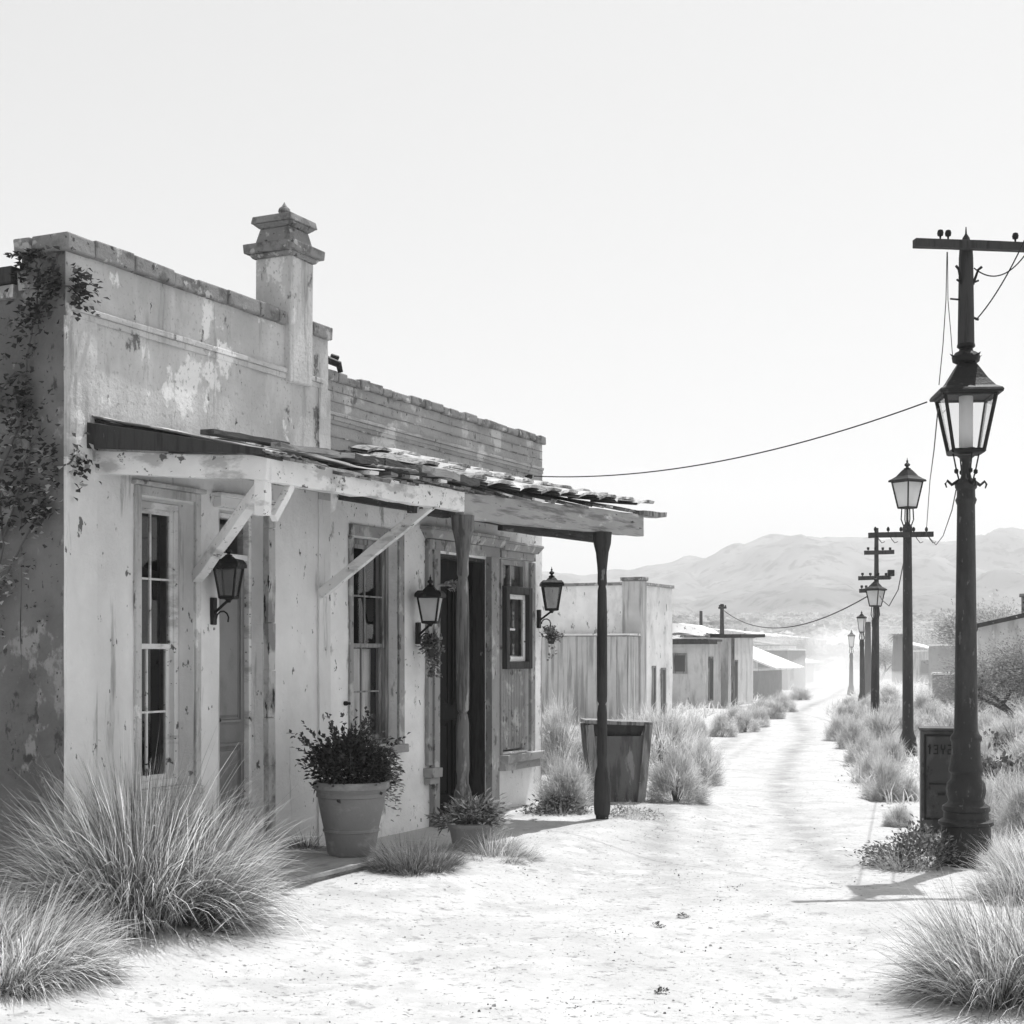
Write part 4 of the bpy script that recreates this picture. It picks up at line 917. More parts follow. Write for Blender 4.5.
def pole(px, Y, ytop, r, arms, label, group='telegraph poles along the valley', lean=0):
    base = D(px, Y); S = F/Y; yb = HOR+(EYE-base.z)*S; z = lambda y: (yb-y)/S
    t = thing('telegraph_pole', label, 'telegraph pole', base, R(5), group)
    b = MB(int(px)); b.tube([(0, 0, -.2), (lean*.5, 0, z(ytop)*.5), (lean, 0, z(ytop))], [r*1.2, r, r*.75], 9); b.build('pole', WDK, t, smooth=True)
    for (ya, xa, xb) in arms:
        b = MB(int(ya)); b.beam(((xa-px)/S, -.08, z(ya)), ((xb-px)/S, -.08, z(ya)+.02), .07, .09, 4, .005); b.build('crossarm', WDK, t)
        for k in range(4): b = MB(); x = (xa-px)/S+((xb-xa)/S)*(k+.5)/4; b.lathe([(.008, .03), (.01, .06), (.03, .07), (.03, .12)], (x, -.08, z(ya)), 6); b.build('insulator', IRN, t)
    return t
pole(876.5, 33.5, 528, .06, [(553, 863, 893), (578.5, 857, 889), (591, 858, 876)], 'bare telegraph pole with three short crossarms rising behind the third street lamp')
pole(868, 50, 622, .12, [], 'plain cut-off pole between the third and fourth street lamps')
pole(722, 62, 604, .10, [(608, 718, 726)], 'dark telegraph pole rising behind the flat-roofed shacks, right of a shorter one')
pole(701, 75, 611, .10, [], 'shorter pole left of the dark telegraph pole behind the shacks')
pole(800, 120, 640, .25, [], 'short stub pole standing in the dusty valley beyond the gabled shed')
# small transformer box on a wire arm
tb = P(891, 574, 30.5)
# distant palm
pb = D(898, 75); S = F/75
t = thing('palm_tree', 'small shaggy palm in the haze between the second and third lamps', 'palm tree', pb)
b = MB(150); b.tube([(0, 0, -.2), (.05, 0, 1.0), (0, 0, 2.6)], [.28, .36, .22], 8); b.build('trunk', STM, t)
b = MB(151)
for k in range(60):
    a = b.r.uniform(0, 6.28); b.blade((0, 0, 2.5), (math.cos(a), math.sin(a), b.r.uniform(-.2, 1.0)), .65, .09, 1.0, .8, 4)
b.build('crown', LFM, t)

# ------------------------------------------------------------------ wires
def wire(label, pts, r=.008, sag=0.0, name='overhead_wire', group=None):
    a, c = Vector(pts[0]), Vector(pts[-1])
    if len(pts) == 2: path = [a.lerp(c, k/24)+Vector((0, 0, -sag*4*(k/24)*(1-k/24))) for k in range(25)]
    else: path = [Vector(p) for p in pts]
    base = path[0].copy(); b = MB(); b.tube([p-base for p in path], r, 5)
    o = b.build(name, IRN, smooth=True); o.location = base; tag(o, label, 'wire', group or 'wires strung along the street'); return o
LT = P(927, 402, bigbase.y)
wire('long wire sagging from the block shop wall to the big street lamp', [L(6.3, .055, 3.26), LT], .0055, .17)
ca = lambda px, py, dy=0: P(px, py, bigbase.y-.07+dy)
wire('wire dropping steeply from the top right edge to the mast of the big lamp', [P(1120, -40, 9), P(976, 320, bigbase.y-.05)], .005, .30)
wire('drooping loop of wire from the crossarm tip to a hook on the mast', [P(1040, 230, bigbase.y-.1), P(974, 268, bigbase.y-.05)], .005, .17)
wire('thin wire hanging from the left of the crossarm down to the lantern roof', [ca(947, 252), ca(946, 300), ca(943, 345), ca(939, 385)], .0035)
wire('second thin wire hanging beside it from the crossarm to the lantern crown', [ca(947.5, 252), ca(948, 300), ca(951, 335), ca(953, 362)], .003)
wire('faint slack wire from the big lantern to the crossarm of the second lamp', [P(938, 408, bigbase.y), P(934, 450, 12.5), P(930, 480, 17), P(926, 536, lb2.y-.1)], .005)
wire('slack cable looping from the big lamp collar to the second crossarm', [P(956, 490, bigbase.y), P(952, 510, 13), P(943, 536, 17), P(936, 545, 20), P(929, 537, lb2.y-.1)], .005)
w3 = [lb2+Vector((-.05, -.1, 3.2)), P(904, 560, 24), P(898, 590, 26), P(889, 606, 28), P(882, 600, 30.5), P(878, 592, 33.3)]
wire('hanging cable between the second and third lamps', w3, .009)
wire('distant wire sagging across the valley from the dark pole to the third lamp', [P(722, 609, 62), P(868, 596, 33.4)], .016, .75)
# box hanging on the cable
t = thing('junction_box', 'small dark junction box on a stub arm between the second and third lamps', 'junction box', P(891, 573, 33.4), 0)
b = MB(); b.bx(-.07, .07, -.05, .05, -.07, .07); b.build('case', IRN, t, bevel=.01)
b = MB(); b.beam((-.32, .02, -.12), (-.0, .02, -.11), .02, .02); b.tube([(0, 0, -.07), (0, 0, -.13)], .008, 5); b.build('arm', IRN, t)

# ------------------------------------------------------------------ buildings down the street
def house(name, label, corner, front_len, side_len, H, parts, wallm=FAR, roofm=FRF, roof='flat', over=.0):
    """corner = near right corner; x along the street away, y to the left (inward)"""
    t = thing(name, label, 'building', corner, ANG)
    b = MB(); b.panel((0, 0, 0), (1, 0, 0), (0, -1, 0), 0, front_len, -.6, H, step=.3, amp=.02)
    b.panel((0, 0, 0), (0, 1, 0), (-1, 0, 0), 0, side_len, -.6, H, step=.3, amp=.02)
    b.panel((front_len, 0, 0), (0, 1, 0), (1, 0, 0), 0, side_len, -.6, H, step=.5, amp=.01)
    b.panel((0, side_len, 0), (1, 0, 0), (0, 1, 0), 0, front_len, -.6, H, step=.5, amp=.01)
    b.build('wall', wallm, t, smooth=True)
    b = MB(int(H*100))
    if roof == 'flat':
        b.bx(-.04, front_len+.04, -.04, side_len+.04, H, H+.07, .01)
    elif roof == 'shed':
        b.hexa([(-over, -over-.3, H-.12), (front_len+over, -over-.3, H-.12), (front_len+over, side_len, H+.55), (-over, side_len, H+.55), (-over, -over-.3, H-.04), (front_len+over, -over-.3, H-.04), (front_len+over, side_len, H+.63), (-over, side_len, H+.63)])
    b.build('roof', roofm, t, bevel=.01)
    for p in parts: p(t)
    return t
def opening(x0, x1, z0, z1, side=False, m=DKR, name='window', fm=WGR):
    def f(t):
        b = MB(int(z1*77)); 
        if side: frame_rect(b, x0, x1, z0, z1, -.03, .03, .06)
        else: frame_rect(b, x0, x1, z0, z1, -.03, .03, .05)
        o = b.build(name, fm, t)
        if side: o.rotation_euler = (0, 0, R(90)); o.scale = (1, 1, 1); o.matrix_local = Matrix.Rotation(R(90), 4, 'Z')@Matrix.Scale(-1, 4, (0, 1, 0))
        b = MB(); b.bx(x0+.05, x1-.05, -.02, .02, z0+.05, z1-.05); p = b.build('pane', m, o)
    return f
C3 = Vector(((640-512)/F*34, 34, 0))
def pier(t):
    b = MB(); b.bx(-.05, .30, -.05, .42, -.4, 3.24, .006); b.build('corner_pier', FAB, t, bevel=.02)
    b = MB(); b.bx(-.08, .33, -.08, .45, 3.242, 3.32, .006); b.build('pier_cap', CAP, t, bevel=.01)
white = house('white_shop', 'white flat-roofed shop with a square corner pier, next beyond the porch', C3, 2.15, 6.5, 3.15, [pier, opening(.75, .98, -.1, 1.3, m=DKR), opening(1.35, 1.65, -.1, 1.25, m=DKR)], FRF, CAP)
sh = thing('board_shed', 'low shed of pale vertical boards in front of the white shop', 'shed', L(-.75, -.02, 0, C3), ANG)
b = MB(160); y = 0.0
while y < 5.0: b.bx(-.02, .02, y, y+.23, -.3, 1.97+b.r.uniform(-.01, .01), .004); y += .24
x = .03
while x < .66: b.bx(x, x+.15, -.02, .02, -.3, 1.97, .004); x += .16
b.build('wall', FAB, sh); b = MB(); b.bx(-.06, .69, -.06, 5.0, 1.985, 2.03, .004); b.build('roof', FRF, sh)
# thatched lean-to shack
C4 = D(705, 44)
def thatch(t):
    b = MB(170); n = 12
    for i in range(n+1):
        for k in range(9):
            y = -.1+1.9*i/n; x = -.35+1.6*k/8; z = 2.02+.46*math.sin(math.pi*min(1, max(0, .08+.84*i/n)))**.7*(1 if 0 < k < 8 else .35)+.05*noise.noise(Vector((x*4, y*4, 1))); b.v.append((x, y, z))
    for i in range(n):
        for k in range(8): a = i*9+k; b.f.append((a, a+1, a+10, a+9))
    b.build('thatch', FRF, t, smooth=True)
def canopy(t):
    b = MB(171); b.bx(-.42, .4, -.25, 1.75, 1.86, 1.99, .01); b.build('canopy', WDK, t)
    b = MB(172); b.bx(-.40, -.30, 1.18, 1.30, -.3, 1.86, .01); b.build('post', WDK, t)
house('thatched_shack', 'small shack with a humped thatch roof, a dark canopy and a dark square window', C4, 1.5, 1.7, 1.95, [thatch, canopy, opening(.55, 1.0, 1.0, 1.6, side=True), opening(.3, .7, .2, 1.5)], FAR, CAP)
C5 = L(1.9, .1, 0, C4); C5.z = h(C5.x, C5.y)
def slab(t):
    b = MB(173); b.beam((-1.2, -.3, 2.12), (.6, -.5, 2.14), 1.0, .10, 4, .01); b.build('canopy', WDK, t)
    b = MB(174); b.bx(-.25, -.17, -.25, -.17, -.3, 2.1, .01); b.build('post', WGR, t)
house('plaster_shack', 'narrow plaster shack with a dark projecting canopy slab beside the thatched shack', C5, 2.6, 1.5, 2.10, [slab, opening(.5, .9, .0, 1.4), opening(.3, .7, .3, 1.5, side=True)], FAR, CAP)
# gabled shed
C6 = D(758, 52)
def gable(t):
    b = MB(176)
    b.hexa([(-.4, -.75, 1.05), (3.4, -.75, 1.05), (3.4, 1.55, 1.95), (-.4, 1.55, 1.95), (-.4, -.75, 1.12), (3.4, -.75, 1.12), (3.4, 1.55, 2.02), (-.4, 1.55, 2.02)])
    b.build('pitched_roof', FRF, t, bevel=.01)
    b = MB(); b.v += [(-.004, 0, 1.0), (-.004, 1.55, 1.0), (-.004, 1.55, 1.94), (-.004, 0, 1.3)]; b.f.append((0, 3, 2, 1)); b.build('gable_wall', FAR, t)
house('gabled_shed', 'grey shed with a bright sloping roof and a wide dark opening', C6, 3.0, 1.5, 1.02, [gable, opening(.62, 1.32, .35, .95, side=True)], WDR, FRF)
C7 = D(742, 66); C7.z = h(C7.x, C7.y)
house('flat_grey_house', 'plain grey flat-roofed house behind the shed with the bright roof', C7+Vector((2.0, 0, 0)), 3, 3.8, 1.75, [opening(.5, 1.0, .4, 1.3)], WDR, FRF)
house('pale_cottage', 'pale cottage with a light shed roof, half lost in the dust left of the road', D(795, 82), 4, 2.8, 1.2, [opening(.5, 1.1, .3, 1.0, side=True)], FAR, FRF, 'shed', .2)
house('far_cottage', 'farthest flat cottage in the dust behind the pale cottage', D(780, 100), 4, 3.6, 2.2, [opening(.6, 1.3, .5, 1.4, side=True)], FAR, CAP)
# right side
RB = D(978, 36)
t = thing('adobe_house', 'pale adobe house with a dark sloping eave behind the round tree on the right', 'building', RB, R(-17))
b = MB(); b.panel((0, 0, 0), (1, 0, 0), (0, -1, 0), 0, 6.5, -.6, 2.15, step=.3, amp=.03, holes=[(1.8, 2.5, .6, 1.6)]); b.panel((0, 0, 0), (0, 1, 0), (-1, 0, 0), 0, 6, -.6, 2.15, step=.3, amp=.03)
b.v += [(0, 0.005, 2.14), (6.5, 0.005, 2.14), (4.2, 0.005, 3.15), (0, 0.005, 2.2)]; n_ = len(b.v); b.f.append((n_-4, n_-3, n_-2, n_-1)); b.panel((6.5, 0, 0), (0, 1, 0), (1, 0, 0), 0, 6, -.6, 2.15, step=.5); b.panel((0, 6, 0), (1, 0, 0), (0, 1, 0), 0, 6.5, -.6, 2.15, step=.5); b.build('wall', FAR, t, smooth=True)
b = MB(181); b.beam((-.15, 2.8, 2.22), (4.2, 2.8, 3.22), 6.2, .10, 6, .01, up=(0, 0, 1)); b.beam((4.2, 2.8, 3.22), (6.9, 2.8, 2.2), 6.2, .10, 4, .01); b.build('roof', WDK, t)
b = MB(182); b.bx(1.0, 1.35, .3, .7, 2.2, 2.95, .01); b.bx(.96, 1.39, .26, .74, 2.95, 3.02, .005); b.build('chimney', CAP, t)
b = MB(183); frame_rect(b, 1.8, 2.5, .6, 1.6, -.03, .1, .06); o = b.build('window', WGR, t); b = MB(); b.bx(1.86, 2.44, .03, .05, .66, 1.54); b.build('pane', DKR, o)
for k, (px, Y, wd, hh, name, lab) in enumerate(((956, 46, 1.0, .95, 'stucco_hut', 'small square stucco hut with a pale roof just left of the big lamp post'), (962, 60, 1.6, 1.9, 'flat_roof_hut', 'taller flat-roofed hut seen behind the small square hut'))):
    house(name, lab, D(px, Y)+Vector((.3, 0, 0)), 1.6, wd, hh, [opening(.3, .7, .3, .9, side=True)] if k else [], WDR, FRF, 'flat', .1)
house('low_white_house', 'low white house in the haze right of the palm', D(925, 95), 3, 4.0, 1.8, [opening(.8, 1.4, .5, 1.3, side=True)], FAR, FRF)
house('hillside_house', 'tiny flat house high on the valley slope in the middle distance', D(700, 150), 4, 7, 2.6, [opening(1.2, 2.2, .8, 1.9, side=True)], FAR, FRF)

# ------------------------------------------------------------------ big foreground grasses
def grass_thing(name, label, px, py, meshes, rz=0.0, group=None, cat='grass clump', loc=None, sc=1.0):
    p = loc or G(px, py); t = thing(name, label, cat, p, rz, group); t.scale = (sc,)*3
    for nm, b, m in meshes: b.build(nm, m, t)
    return t
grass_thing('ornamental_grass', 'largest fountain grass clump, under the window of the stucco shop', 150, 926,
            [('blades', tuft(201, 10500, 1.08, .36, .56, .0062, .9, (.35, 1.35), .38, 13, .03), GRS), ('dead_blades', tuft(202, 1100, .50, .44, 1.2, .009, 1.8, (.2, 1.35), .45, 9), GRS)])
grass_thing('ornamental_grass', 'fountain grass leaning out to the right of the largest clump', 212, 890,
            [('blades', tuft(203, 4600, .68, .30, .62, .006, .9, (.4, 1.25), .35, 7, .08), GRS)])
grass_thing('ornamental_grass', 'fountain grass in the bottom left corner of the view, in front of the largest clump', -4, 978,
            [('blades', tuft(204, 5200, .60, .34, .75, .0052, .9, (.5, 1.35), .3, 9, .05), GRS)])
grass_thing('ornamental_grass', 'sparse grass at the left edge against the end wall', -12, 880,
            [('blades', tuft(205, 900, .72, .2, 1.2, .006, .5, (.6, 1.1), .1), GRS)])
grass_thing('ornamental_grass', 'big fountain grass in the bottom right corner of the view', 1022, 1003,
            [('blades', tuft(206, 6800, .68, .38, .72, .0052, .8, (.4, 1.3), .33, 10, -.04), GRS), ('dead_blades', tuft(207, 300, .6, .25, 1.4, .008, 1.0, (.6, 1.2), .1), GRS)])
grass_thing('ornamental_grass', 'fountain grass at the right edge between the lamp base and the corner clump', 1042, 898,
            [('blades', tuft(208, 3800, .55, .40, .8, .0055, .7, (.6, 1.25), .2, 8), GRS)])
grass_thing('grass_tuft', 'low dull grass between the big pot and the small pot', 418, 870, [('blades', tuft(209, 3800, .38, .27, .9, .004, .5, (.6, 1.1), .2), GRD)])
grass_thing('grass_tuft', 'low dry grass just right of the small pot, half in sunlight', 495, 858, [('blades', tuft(210, 2300, .27, .25, 1.1, .004, .5, (.6, 1.1), .2), GRS)])
grass_thing('grass_tuft', 'little weed tuft at the wall foot behind the big pot', 305, 858, [('blades', tuft(211, 500, .22, .14, 1.2, .006, .7, (.5, 1.1), .3), GRD)], loc=L(2.35, .12, .15))
grass_thing('weed_patch', 'leafy weeds at the foot of the far end of the block shop', 555, 815, [('leaves', leafbush(212, 900, .30, .14, .04, .022, (.6, 1.3)), LFM), ('blades', tuft(213, 500, .24, .3, .9, .004, .4), GRD)])
grass_thing('weed_patch', 'pale weeds around the foot of the far porch post', 628, 818, [('leaves', leafbush(214, 500, .26, .10, .035, .016, (.6, 1.3)), LFP), ('blades', tuft(215, 500, .2, .26, .9, .004, .4), GRS)])
grass_thing('weed_patch', 'grey leafy weeds left of the big lamp base', 915, 868, [('leaves', leafbush(216, 1900, .36, .26, .04, .02, (.6, 1.3)), LFM), ('blades', tuft(217, 700, .34, .28, .9, .004, .4), GRS)])
grass_thing('weed_patch', 'low pale weeds hugging the big lamp base on its right', 1003, 862, [('blades', tuft(218, 1500, .35, .3, .9, .004, .4), GRS)])
# leafy clumps right of the lamp
grass_thing('leafy_shrub', 'broad-leaved low shrub right of the big lamp shaft', 1000, 800, [('leaves', leafbush(219, 1500, .42, .42, .075, .05, (.5, 1.3)), LFM), ('stem', stems(9, 14, .4, .4, .006), STM)], cat='shrub')
grass_thing('leafy_shrub', 'darker low shrub higher on the verge at the right edge', 1000, 768, [('leaves', leafbush(220, 1500, .60, .45, .08, .05, (.5, 1.2)), LFM), ('stem', stems(9, 14, .4, .4, .006), STM)], cat='shrub')

# feathery bushes: four shapes shared by the copies
protos = []
for k in range(4):
    t = thing('desert_bush', 'x', 'bush', (0, 0, 0)); R0 = 1.0
    shrub(230+k, 9000, .92, .90, .20, .010, (.55, 1.2)).build('blades', GRS, t)
    stems(240+k, 22, .7, .8, .012).build('stem', STM, t); protos.append(t)
used = [False]*4
def bush(px, py, wpx, hpx, label, group, kind=None):
    p = G(px, py) if py else None
    k = rnd.randrange(4) if kind is None else kind
    if not used[k]: o = protos[k]; used[k] = True
    else: o = dup(protos[k])
    S = F/p.y; o.location = p; o.rotation_euler = (0, 0, rnd.uniform(0, 6.28)); o.scale = (wpx/2/S*1.2, wpx/2/S*1.2, hpx/S*1.22)
    tag(o, label, 'bush', group); return o
gl_ = 'dry bushes on the left verge beyond the porch'; gr_ = 'dry bushes lining the right verge'
bush(566, 812, 60, 56, 'rounded dry bush against the far corner of the block shop', gl_, 0)
bush(562, 772, 60, 66, 'taller dry bush behind the corner of the block shop, left of the litter bin', gl_, 1)
bush(596, 772, 46, 46, 'pale bush directly behind the litter bin', gl_, 2)
bush(676, 803, 66, 54, 'low round bush touching the right side of the litter bin', gl_, 3)
bush(662, 775, 90, 62, 'big pale bush behind the one touching the litter bin', gl_)
bush(703, 787, 52, 46, 'darker bush at the road edge, right end of the left thicket', gl_)
bush(640, 758, 80, 46, 'pale bush at the foot of the board shed', gl_)
bush(688, 765, 60, 50, 'bush in the back of the left thicket below the thatched shack', gl_)
ORD = ['first', 'second', 'third', 'fourth', 'fifth', 'sixth', 'seventh', 'eighth', 'ninth', 'tenth', 'eleventh', 'twelfth', 'thirteenth', 'fourteenth', 'fifteenth', 'sixteenth', 'seventeenth', 'eighteenth', 'nineteenth', 'twentieth']
lst = [(698, 741, 22, 22), (722, 738, 34, 24), (745, 733, 32, 22), (758, 728, 26, 20), (772, 720, 30, 20), (735, 724, 34, 18), (760, 716, 30, 18), (785, 713, 26, 18), (778, 706, 26, 15), (800, 701, 24, 14)]
for i, (a, c, d_, e) in enumerate(lst): bush(a, c, d_, e, ORD[i]+' small bush going away along the left verge past the thicket', gl_)
lst = [(898, 828, 32, 24), (884, 800, 46, 44), (906, 800, 30, 26), (876, 782, 46, 40), (890, 768, 36, 34), (864, 766, 40, 34), (938, 762, 44, 34), (884, 748, 56, 40), (852, 750, 34, 34), (950, 748, 56, 36), (838, 742, 30, 26), (905, 740, 44, 30), (860, 732, 36, 26), (930, 730, 40, 26), (848, 722, 30, 20), (890, 724, 36, 22), (866, 716, 26, 18), (925, 716, 40, 24), (852, 711, 24, 14), (885, 708, 34, 22)]
for i, (a, c, d_, e) in enumerate(lst): bush(a, c, d_, e, ORD[i]+' bush from the newspaper box back along the right verge', gr_)
lst = [(942, 858, 34, 22), (994, 872, 40, 24), (985, 835, 60, 50), (1030, 842, 70, 70), (1010, 815, 70, 46), (1040, 790, 80, 60), (985, 780, 50, 40), (1015, 752, 60, 36), (985, 745, 40, 30), (1045, 750, 80, 50), (1000, 730, 50, 26)]
for i, (a, c, d_, e) in enumerate(lst): bush(a, c, d_, e, ORD[i]+' bush of the group round the big lamp base and up the bank beside it', 'dry bushes on the bank right of the big lamp')

# trees
def tree(label, px, Y, H, R_, n, m, seed, group=None, fac=.36, lf=(.10, .05), trunk_r=.09, low=.25):
    p = D(px, Y); t = thing('desert_tree', label, 'tree', p, 0, group)
    b = MB(seed); q_ = b.r; tips = []
    def limb(p0, d, ln, r, dep):
        pts = [p0]; c = p0.copy(); dd = d.copy()
        for k in range(4): dd = (dd+Vector((q_.gauss(0, .18), q_.gauss(0, .18), q_.gauss(.05, .1)))).normalized(); c = c+dd*ln/4; pts.append(c.copy())
        b.tube(pts, [r, r*.9, r*.8, r*.65, r*.5], 6)
        if dep == 0: tips.append(c); tips.append(pts[2]); return
        for k in range(3 if dep > 1 else 4):
            nd = (dd+Vector((q_.gauss(0, .75), q_.gauss(0, .75), q_.uniform(-.1, .6)))).normalized(); limb(c if k else pts[3], nd, ln*q_.uniform(.6, .85), r*.5, dep-1)
    for k in range(3): a = k*2.1+seed; limb(Vector((0, 0, -.1)), Vector((math.cos(a)*.35, math.sin(a)*.35, 1)).normalized(), H*fac, trunk_r, 2)
    b.build('trunk', STM, t, smooth=True)
    l = MB(seed+1); ql = l.r
    for i in range(n):
        c = tips[ql.randrange(len(tips))]; v = Vector((ql.gauss(0, 1), ql.gauss(0, 1), ql.gauss(0, .8)))*R_*.13; pp = c+v
        if pp.z < H*low: pp.z = H*low+abs(ql.gauss(0, .2))
        l.leaf(pp, (v.x+ql.gauss(0, .1), v.y, abs(v.z)*.5+.05), (ql.uniform(-1, 1), ql.uniform(-1, 1), 1), lf[0]*ql.uniform(.6, 1.3), lf[1], ql.uniform(.55, 1.3))
    l.build('crown', m, t); return t
tree('round grey-leaved tree in front of the adobe house at the right edge', 1026, 28, 3.3, 1.9, 26000, mat('sage_leaf', .34, transl=.35, attr='tone', var=.2), 501, lf=(.055, .024), low=.12, fac=.25)
tree('taller thin tree rising behind the adobe house at the right edge', 1004, 46, 4.4, 3.0, 22000, LFP, 505, lf=(.10, .04), low=.4, fac=.27)
tree('rounded pale tree left of the adobe house roof, behind the big lamp', 972, 70, 4.3, 2.6, 11000, LFP, 509, lf=(.16, .07), low=.2)
tree('low dark tree in the dusty hollow left of the second lamp', 880, 85, 2.6, 1.8, 3500, LFP, 513, lf=(.16, .07), low=.1)

for px, Y, fl, sl_, H, lab, rf_ in ((812, 128, 5, 5.0, 2.6, 'low house beyond the dust at the far bend of the road', 'flat'), (757, 118, 4, 3.4, 3.0, 'boxy pale house just above the grey flat-roofed house', 'flat'), (792, 150, 5, 6, 2.8, 'wide house with a slanting roof on the valley slope left of the lamps', 'shed'), (736, 190, 6, 7, 3.2, 'faint house on the slope below the hanging valley wire', 'shed'), (945, 120, 5, 5, 3.0, 'faint upper house between the second lamp and the big lamp', 'flat'), (925, 165, 6, 7, 3.4, 'faintest house on the slope right of the palm', 'shed')):
    house('valley_house', lab, D(px, Y), fl, sl_, H, [opening(.6, 1.5, .8, 1.8, side=True), opening(2.4, 3.2, .8, 1.8, side=True)], FAR, FRF, rf_, .3)
rv = random.Random(9)
HL = ['with a slanting roof', 'with a flat roof']
spots_ = [(738, 72, 'nearest of the small hazy sheds left of the road'), (760, 78, 'second of the small hazy sheds left of the road'), (776, 92, 'third of the small hazy sheds left of the road'), (745, 104, 'fourth of the small hazy sheds, up behind the bright roof'), (786, 112, 'fifth of the small hazy sheds, near the far bend'), (720, 128, 'hazy shed seen above the dark canopy slab'), (764, 140, 'hazy shed on the rise behind the thin armed pole'), (804, 165, 'hazy shed on the rise left of the farthest lamp'), (940, 82, 'hazy shed just left of the big lamp post, behind the huts'), (893, 130, 'hazy shed on the rise left of the second lamp')]
for k, (px, Y, lab) in enumerate(spots_):
    w_ = rv.uniform(2.0, 3.6)*(.7+Y/200); hh_ = rv.uniform(1.3, 2.3)*(.8+Y/260)
    house('valley_shed', lab+' '+HL[k % 2], D(px, Y), rv.uniform(2, 4), w_, hh_, [opening(w_*.2, w_*.45, hh_*.3, hh_*.75, side=True), opening(w_*.6, w_*.8, 0, hh_*.75, side=True, name='door')], (FAR, WDR, FAB)[k % 3], (FRF, CAP, FRF)[k % 3], ('shed', 'flat')[k % 2], .2)
pole(772, 95, 655, .12, [(659, 768, 776)], 'thin pole with one short arm beside the pale cottage')
pole(745, 160, 628, .16, [(632, 741, 749)], 'faint small pole on the slope under the valley wire')
tree('low pale tree at the left end of the hazy town, above the shed roof', 748, 92, 2.6, 1.9, 3500, LFP, 521, lf=(.16, .07), low=.1)
tree('spreading pale tree in the dust beside the far bend', 800, 108, 3.4, 2.8, 3500, LFP, 525, lf=(.18, .08), low=.1)
tree('rounded hazy tree behind the palm', 915, 100, 3.4, 2.8, 3500, LFP, 531, lf=(.18, .08), low=.1)
# valley scrub: one uncountable mass
b = MB(600); q_ = b.r
for i in range(5200):
    Y = 90*math.exp(q_.random()*2.0); px = q_.uniform(430, 1120); X = (px-512)/F*Y
    if abs(X-roadx(Y)) < 4 and Y < 160: continue
    if noise.noise(Vector((X/25, Y/40, 3))) < -.08: continue
    z = h(X, Y); s = q_.uniform(.5, 1.5)*(1+Y/300); tn = q_.uniform(.4, 1.1)
    for k in range(12):
        a = q_.uniform(0, 6.28); e = q_.uniform(.1, 1.4); p = Vector((X+math.cos(a)*math.cos(e)*s*.6, Y+math.sin(a)*math.cos(e)*s*.6, z+math.sin(e)*s*.5))
        b.leaf(p, (math.cos(a), math.sin(a), .5), (q_.uniform(-1, 1), q_.uniform(-1, 1), 1), s*.6, s*.4, tn)
tag(b.build('valley_scrub', LFP), kind='stuff')
# low verge grass
b = MB(601); q_ = b.r
for i in range(26000):
    Y = 9*math.exp(q_.random()*2.2); side = q_.random() < .35
    cx = roadx(Y); hw = roadw(Y)
    X = cx-hw-abs(q_.gauss(0, .5))*(1+Y/15)-.3 if side else cx+hw+abs(q_.gauss(0, 1.0))*(1+Y/25)+.05
    r = Vector((X-C0.x, Y-C0.y, 0)); s_ = r.dot(U); d_ = r.dot(N)
    if s_ < 6.6: 
        if side or Y < 10: continue
    if noise.noise(Vector((X*.9, Y*.7, 5))) < -.12: continue
    l_ = q_.uniform(.08, .26)
    b.blade((X, Y, h(X, Y)-.01), (q_.gauss(0, .5), q_.gauss(0, .5), 1), l_*(1+Y/60), .006+Y*.0005, .5, q_.uniform(.6, 1.15), 2)
tag(b.build('verge_grass', GRS), kind='stuff')
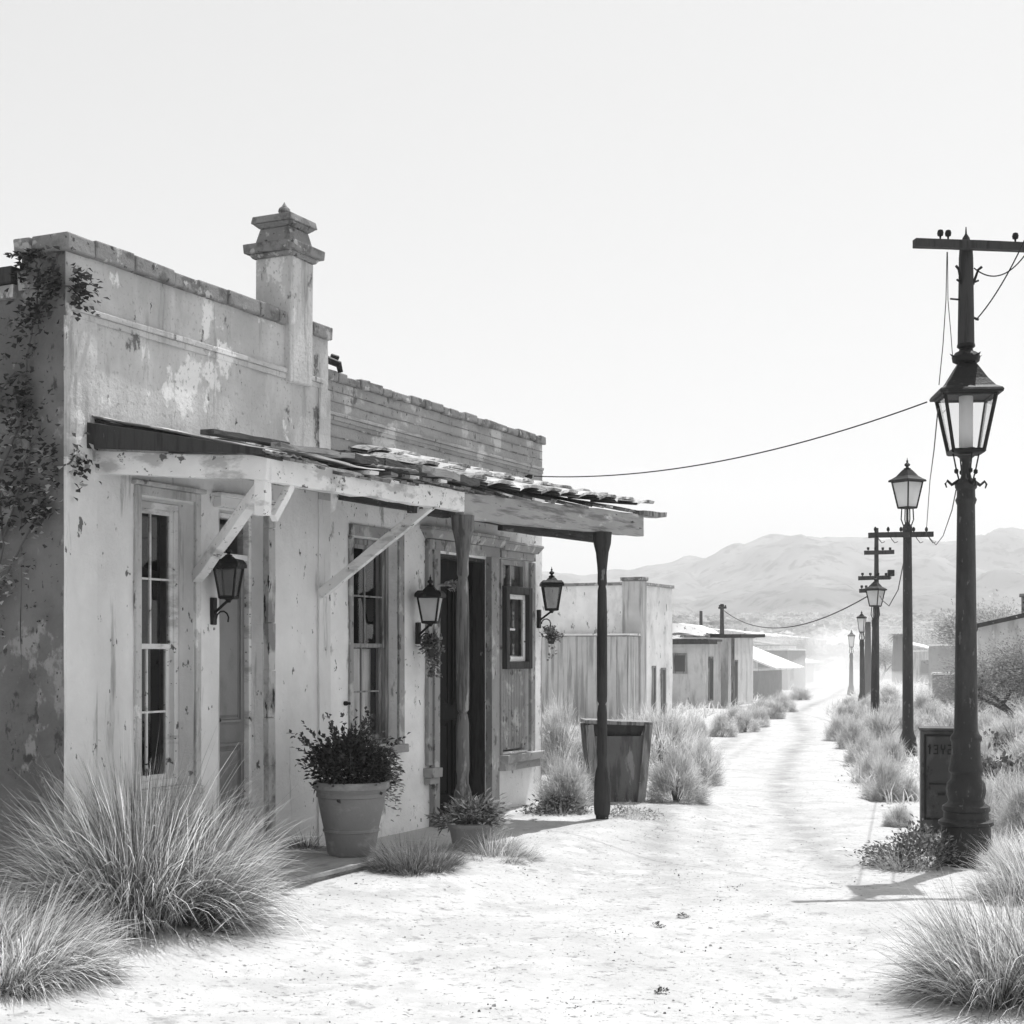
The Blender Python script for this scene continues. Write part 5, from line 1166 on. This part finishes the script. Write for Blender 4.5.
# pebbles, chips and little sprigs scattered on the road
b = MB(602); q_ = b.r
for i in range(5200):
    Y = 6.2*math.exp(q_.random()*1.2); X = q_.uniform(-2.4, 3.4)*(Y/9)
    if abs(X-roadx(Y)) > roadw(Y)+.6 or noise.noise(Vector((X*1.1, Y*1.1, 9))) < .06: continue
    r = Vector((X-C0.x, Y-C0.y, 0))
    if r.dot(N) < .3 and r.dot(U) < 7: continue
    s = abs(q_.gauss(0, .0032))+.0016+(.008 if i % 97 == 0 else 0); z = h(X, Y)+.014
    c = []; 
    b.hexa([(X+s*q_.uniform(-1.2, -.5), Y+s*q_.uniform(-1.2, -.5), z-s), (X+s*q_.uniform(.5, 1.2), Y-s, z-s), (X+s, Y+s*q_.uniform(.5, 1.2), z-s), (X-s, Y+s, z-s), (X-s*.6, Y-s*.5, z+s*q_.uniform(.3, .8)), (X+s*.6, Y-s*.6, z+s*q_.uniform(.3, .8)), (X+s*.5, Y+s*.6, z+s*.6), (X-s*.5, Y+s*.5, z+s*.5)])
tag(b.build('pebbles', STN), kind='stuff')
b = MB(603); q_ = b.r
for i in range(700):
    Y = 6.4*math.exp(q_.random()*1.0); X = q_.uniform(-2.2, 3.0)*(Y/9); r = Vector((X-C0.x, Y-C0.y, 0))
    if r.dot(N) < .9 and r.dot(U) < 7: continue
    for k in range(q_.randrange(3, 16)): b.blade((X+q_.gauss(0, .025), Y+q_.gauss(0, .025), h(X, Y)+.005), (q_.gauss(0, 1), q_.gauss(0, 1), .6), q_.uniform(.012, .035), .003, .6, q_.uniform(.3, 3), 2)
tag(b.build('ground_litter', LFD), kind='stuff')
for k, (px, py, s, lab) in enumerate(((658, 930, .032, 'larger of two little weed sprigs in the middle of the road'), (683, 920, .028, 'smaller right-hand one of two little weed sprigs in the road'), (28, 1000, .03, 'tiny weed at the bottom left corner of the road'), (662, 996, .025, 'tiny dry sprig at the bottom middle of the road'))):
    grass_thing('weed_sprig', lab, px, py, [('leaves', leafbush(610+k, 110, s*1.1, s*.9, .013, .006, (.6, 1.4)), LFD)], group='weed sprigs on the road', cat='weed', loc=G(px, py)+Vector((0, 0, .012)))
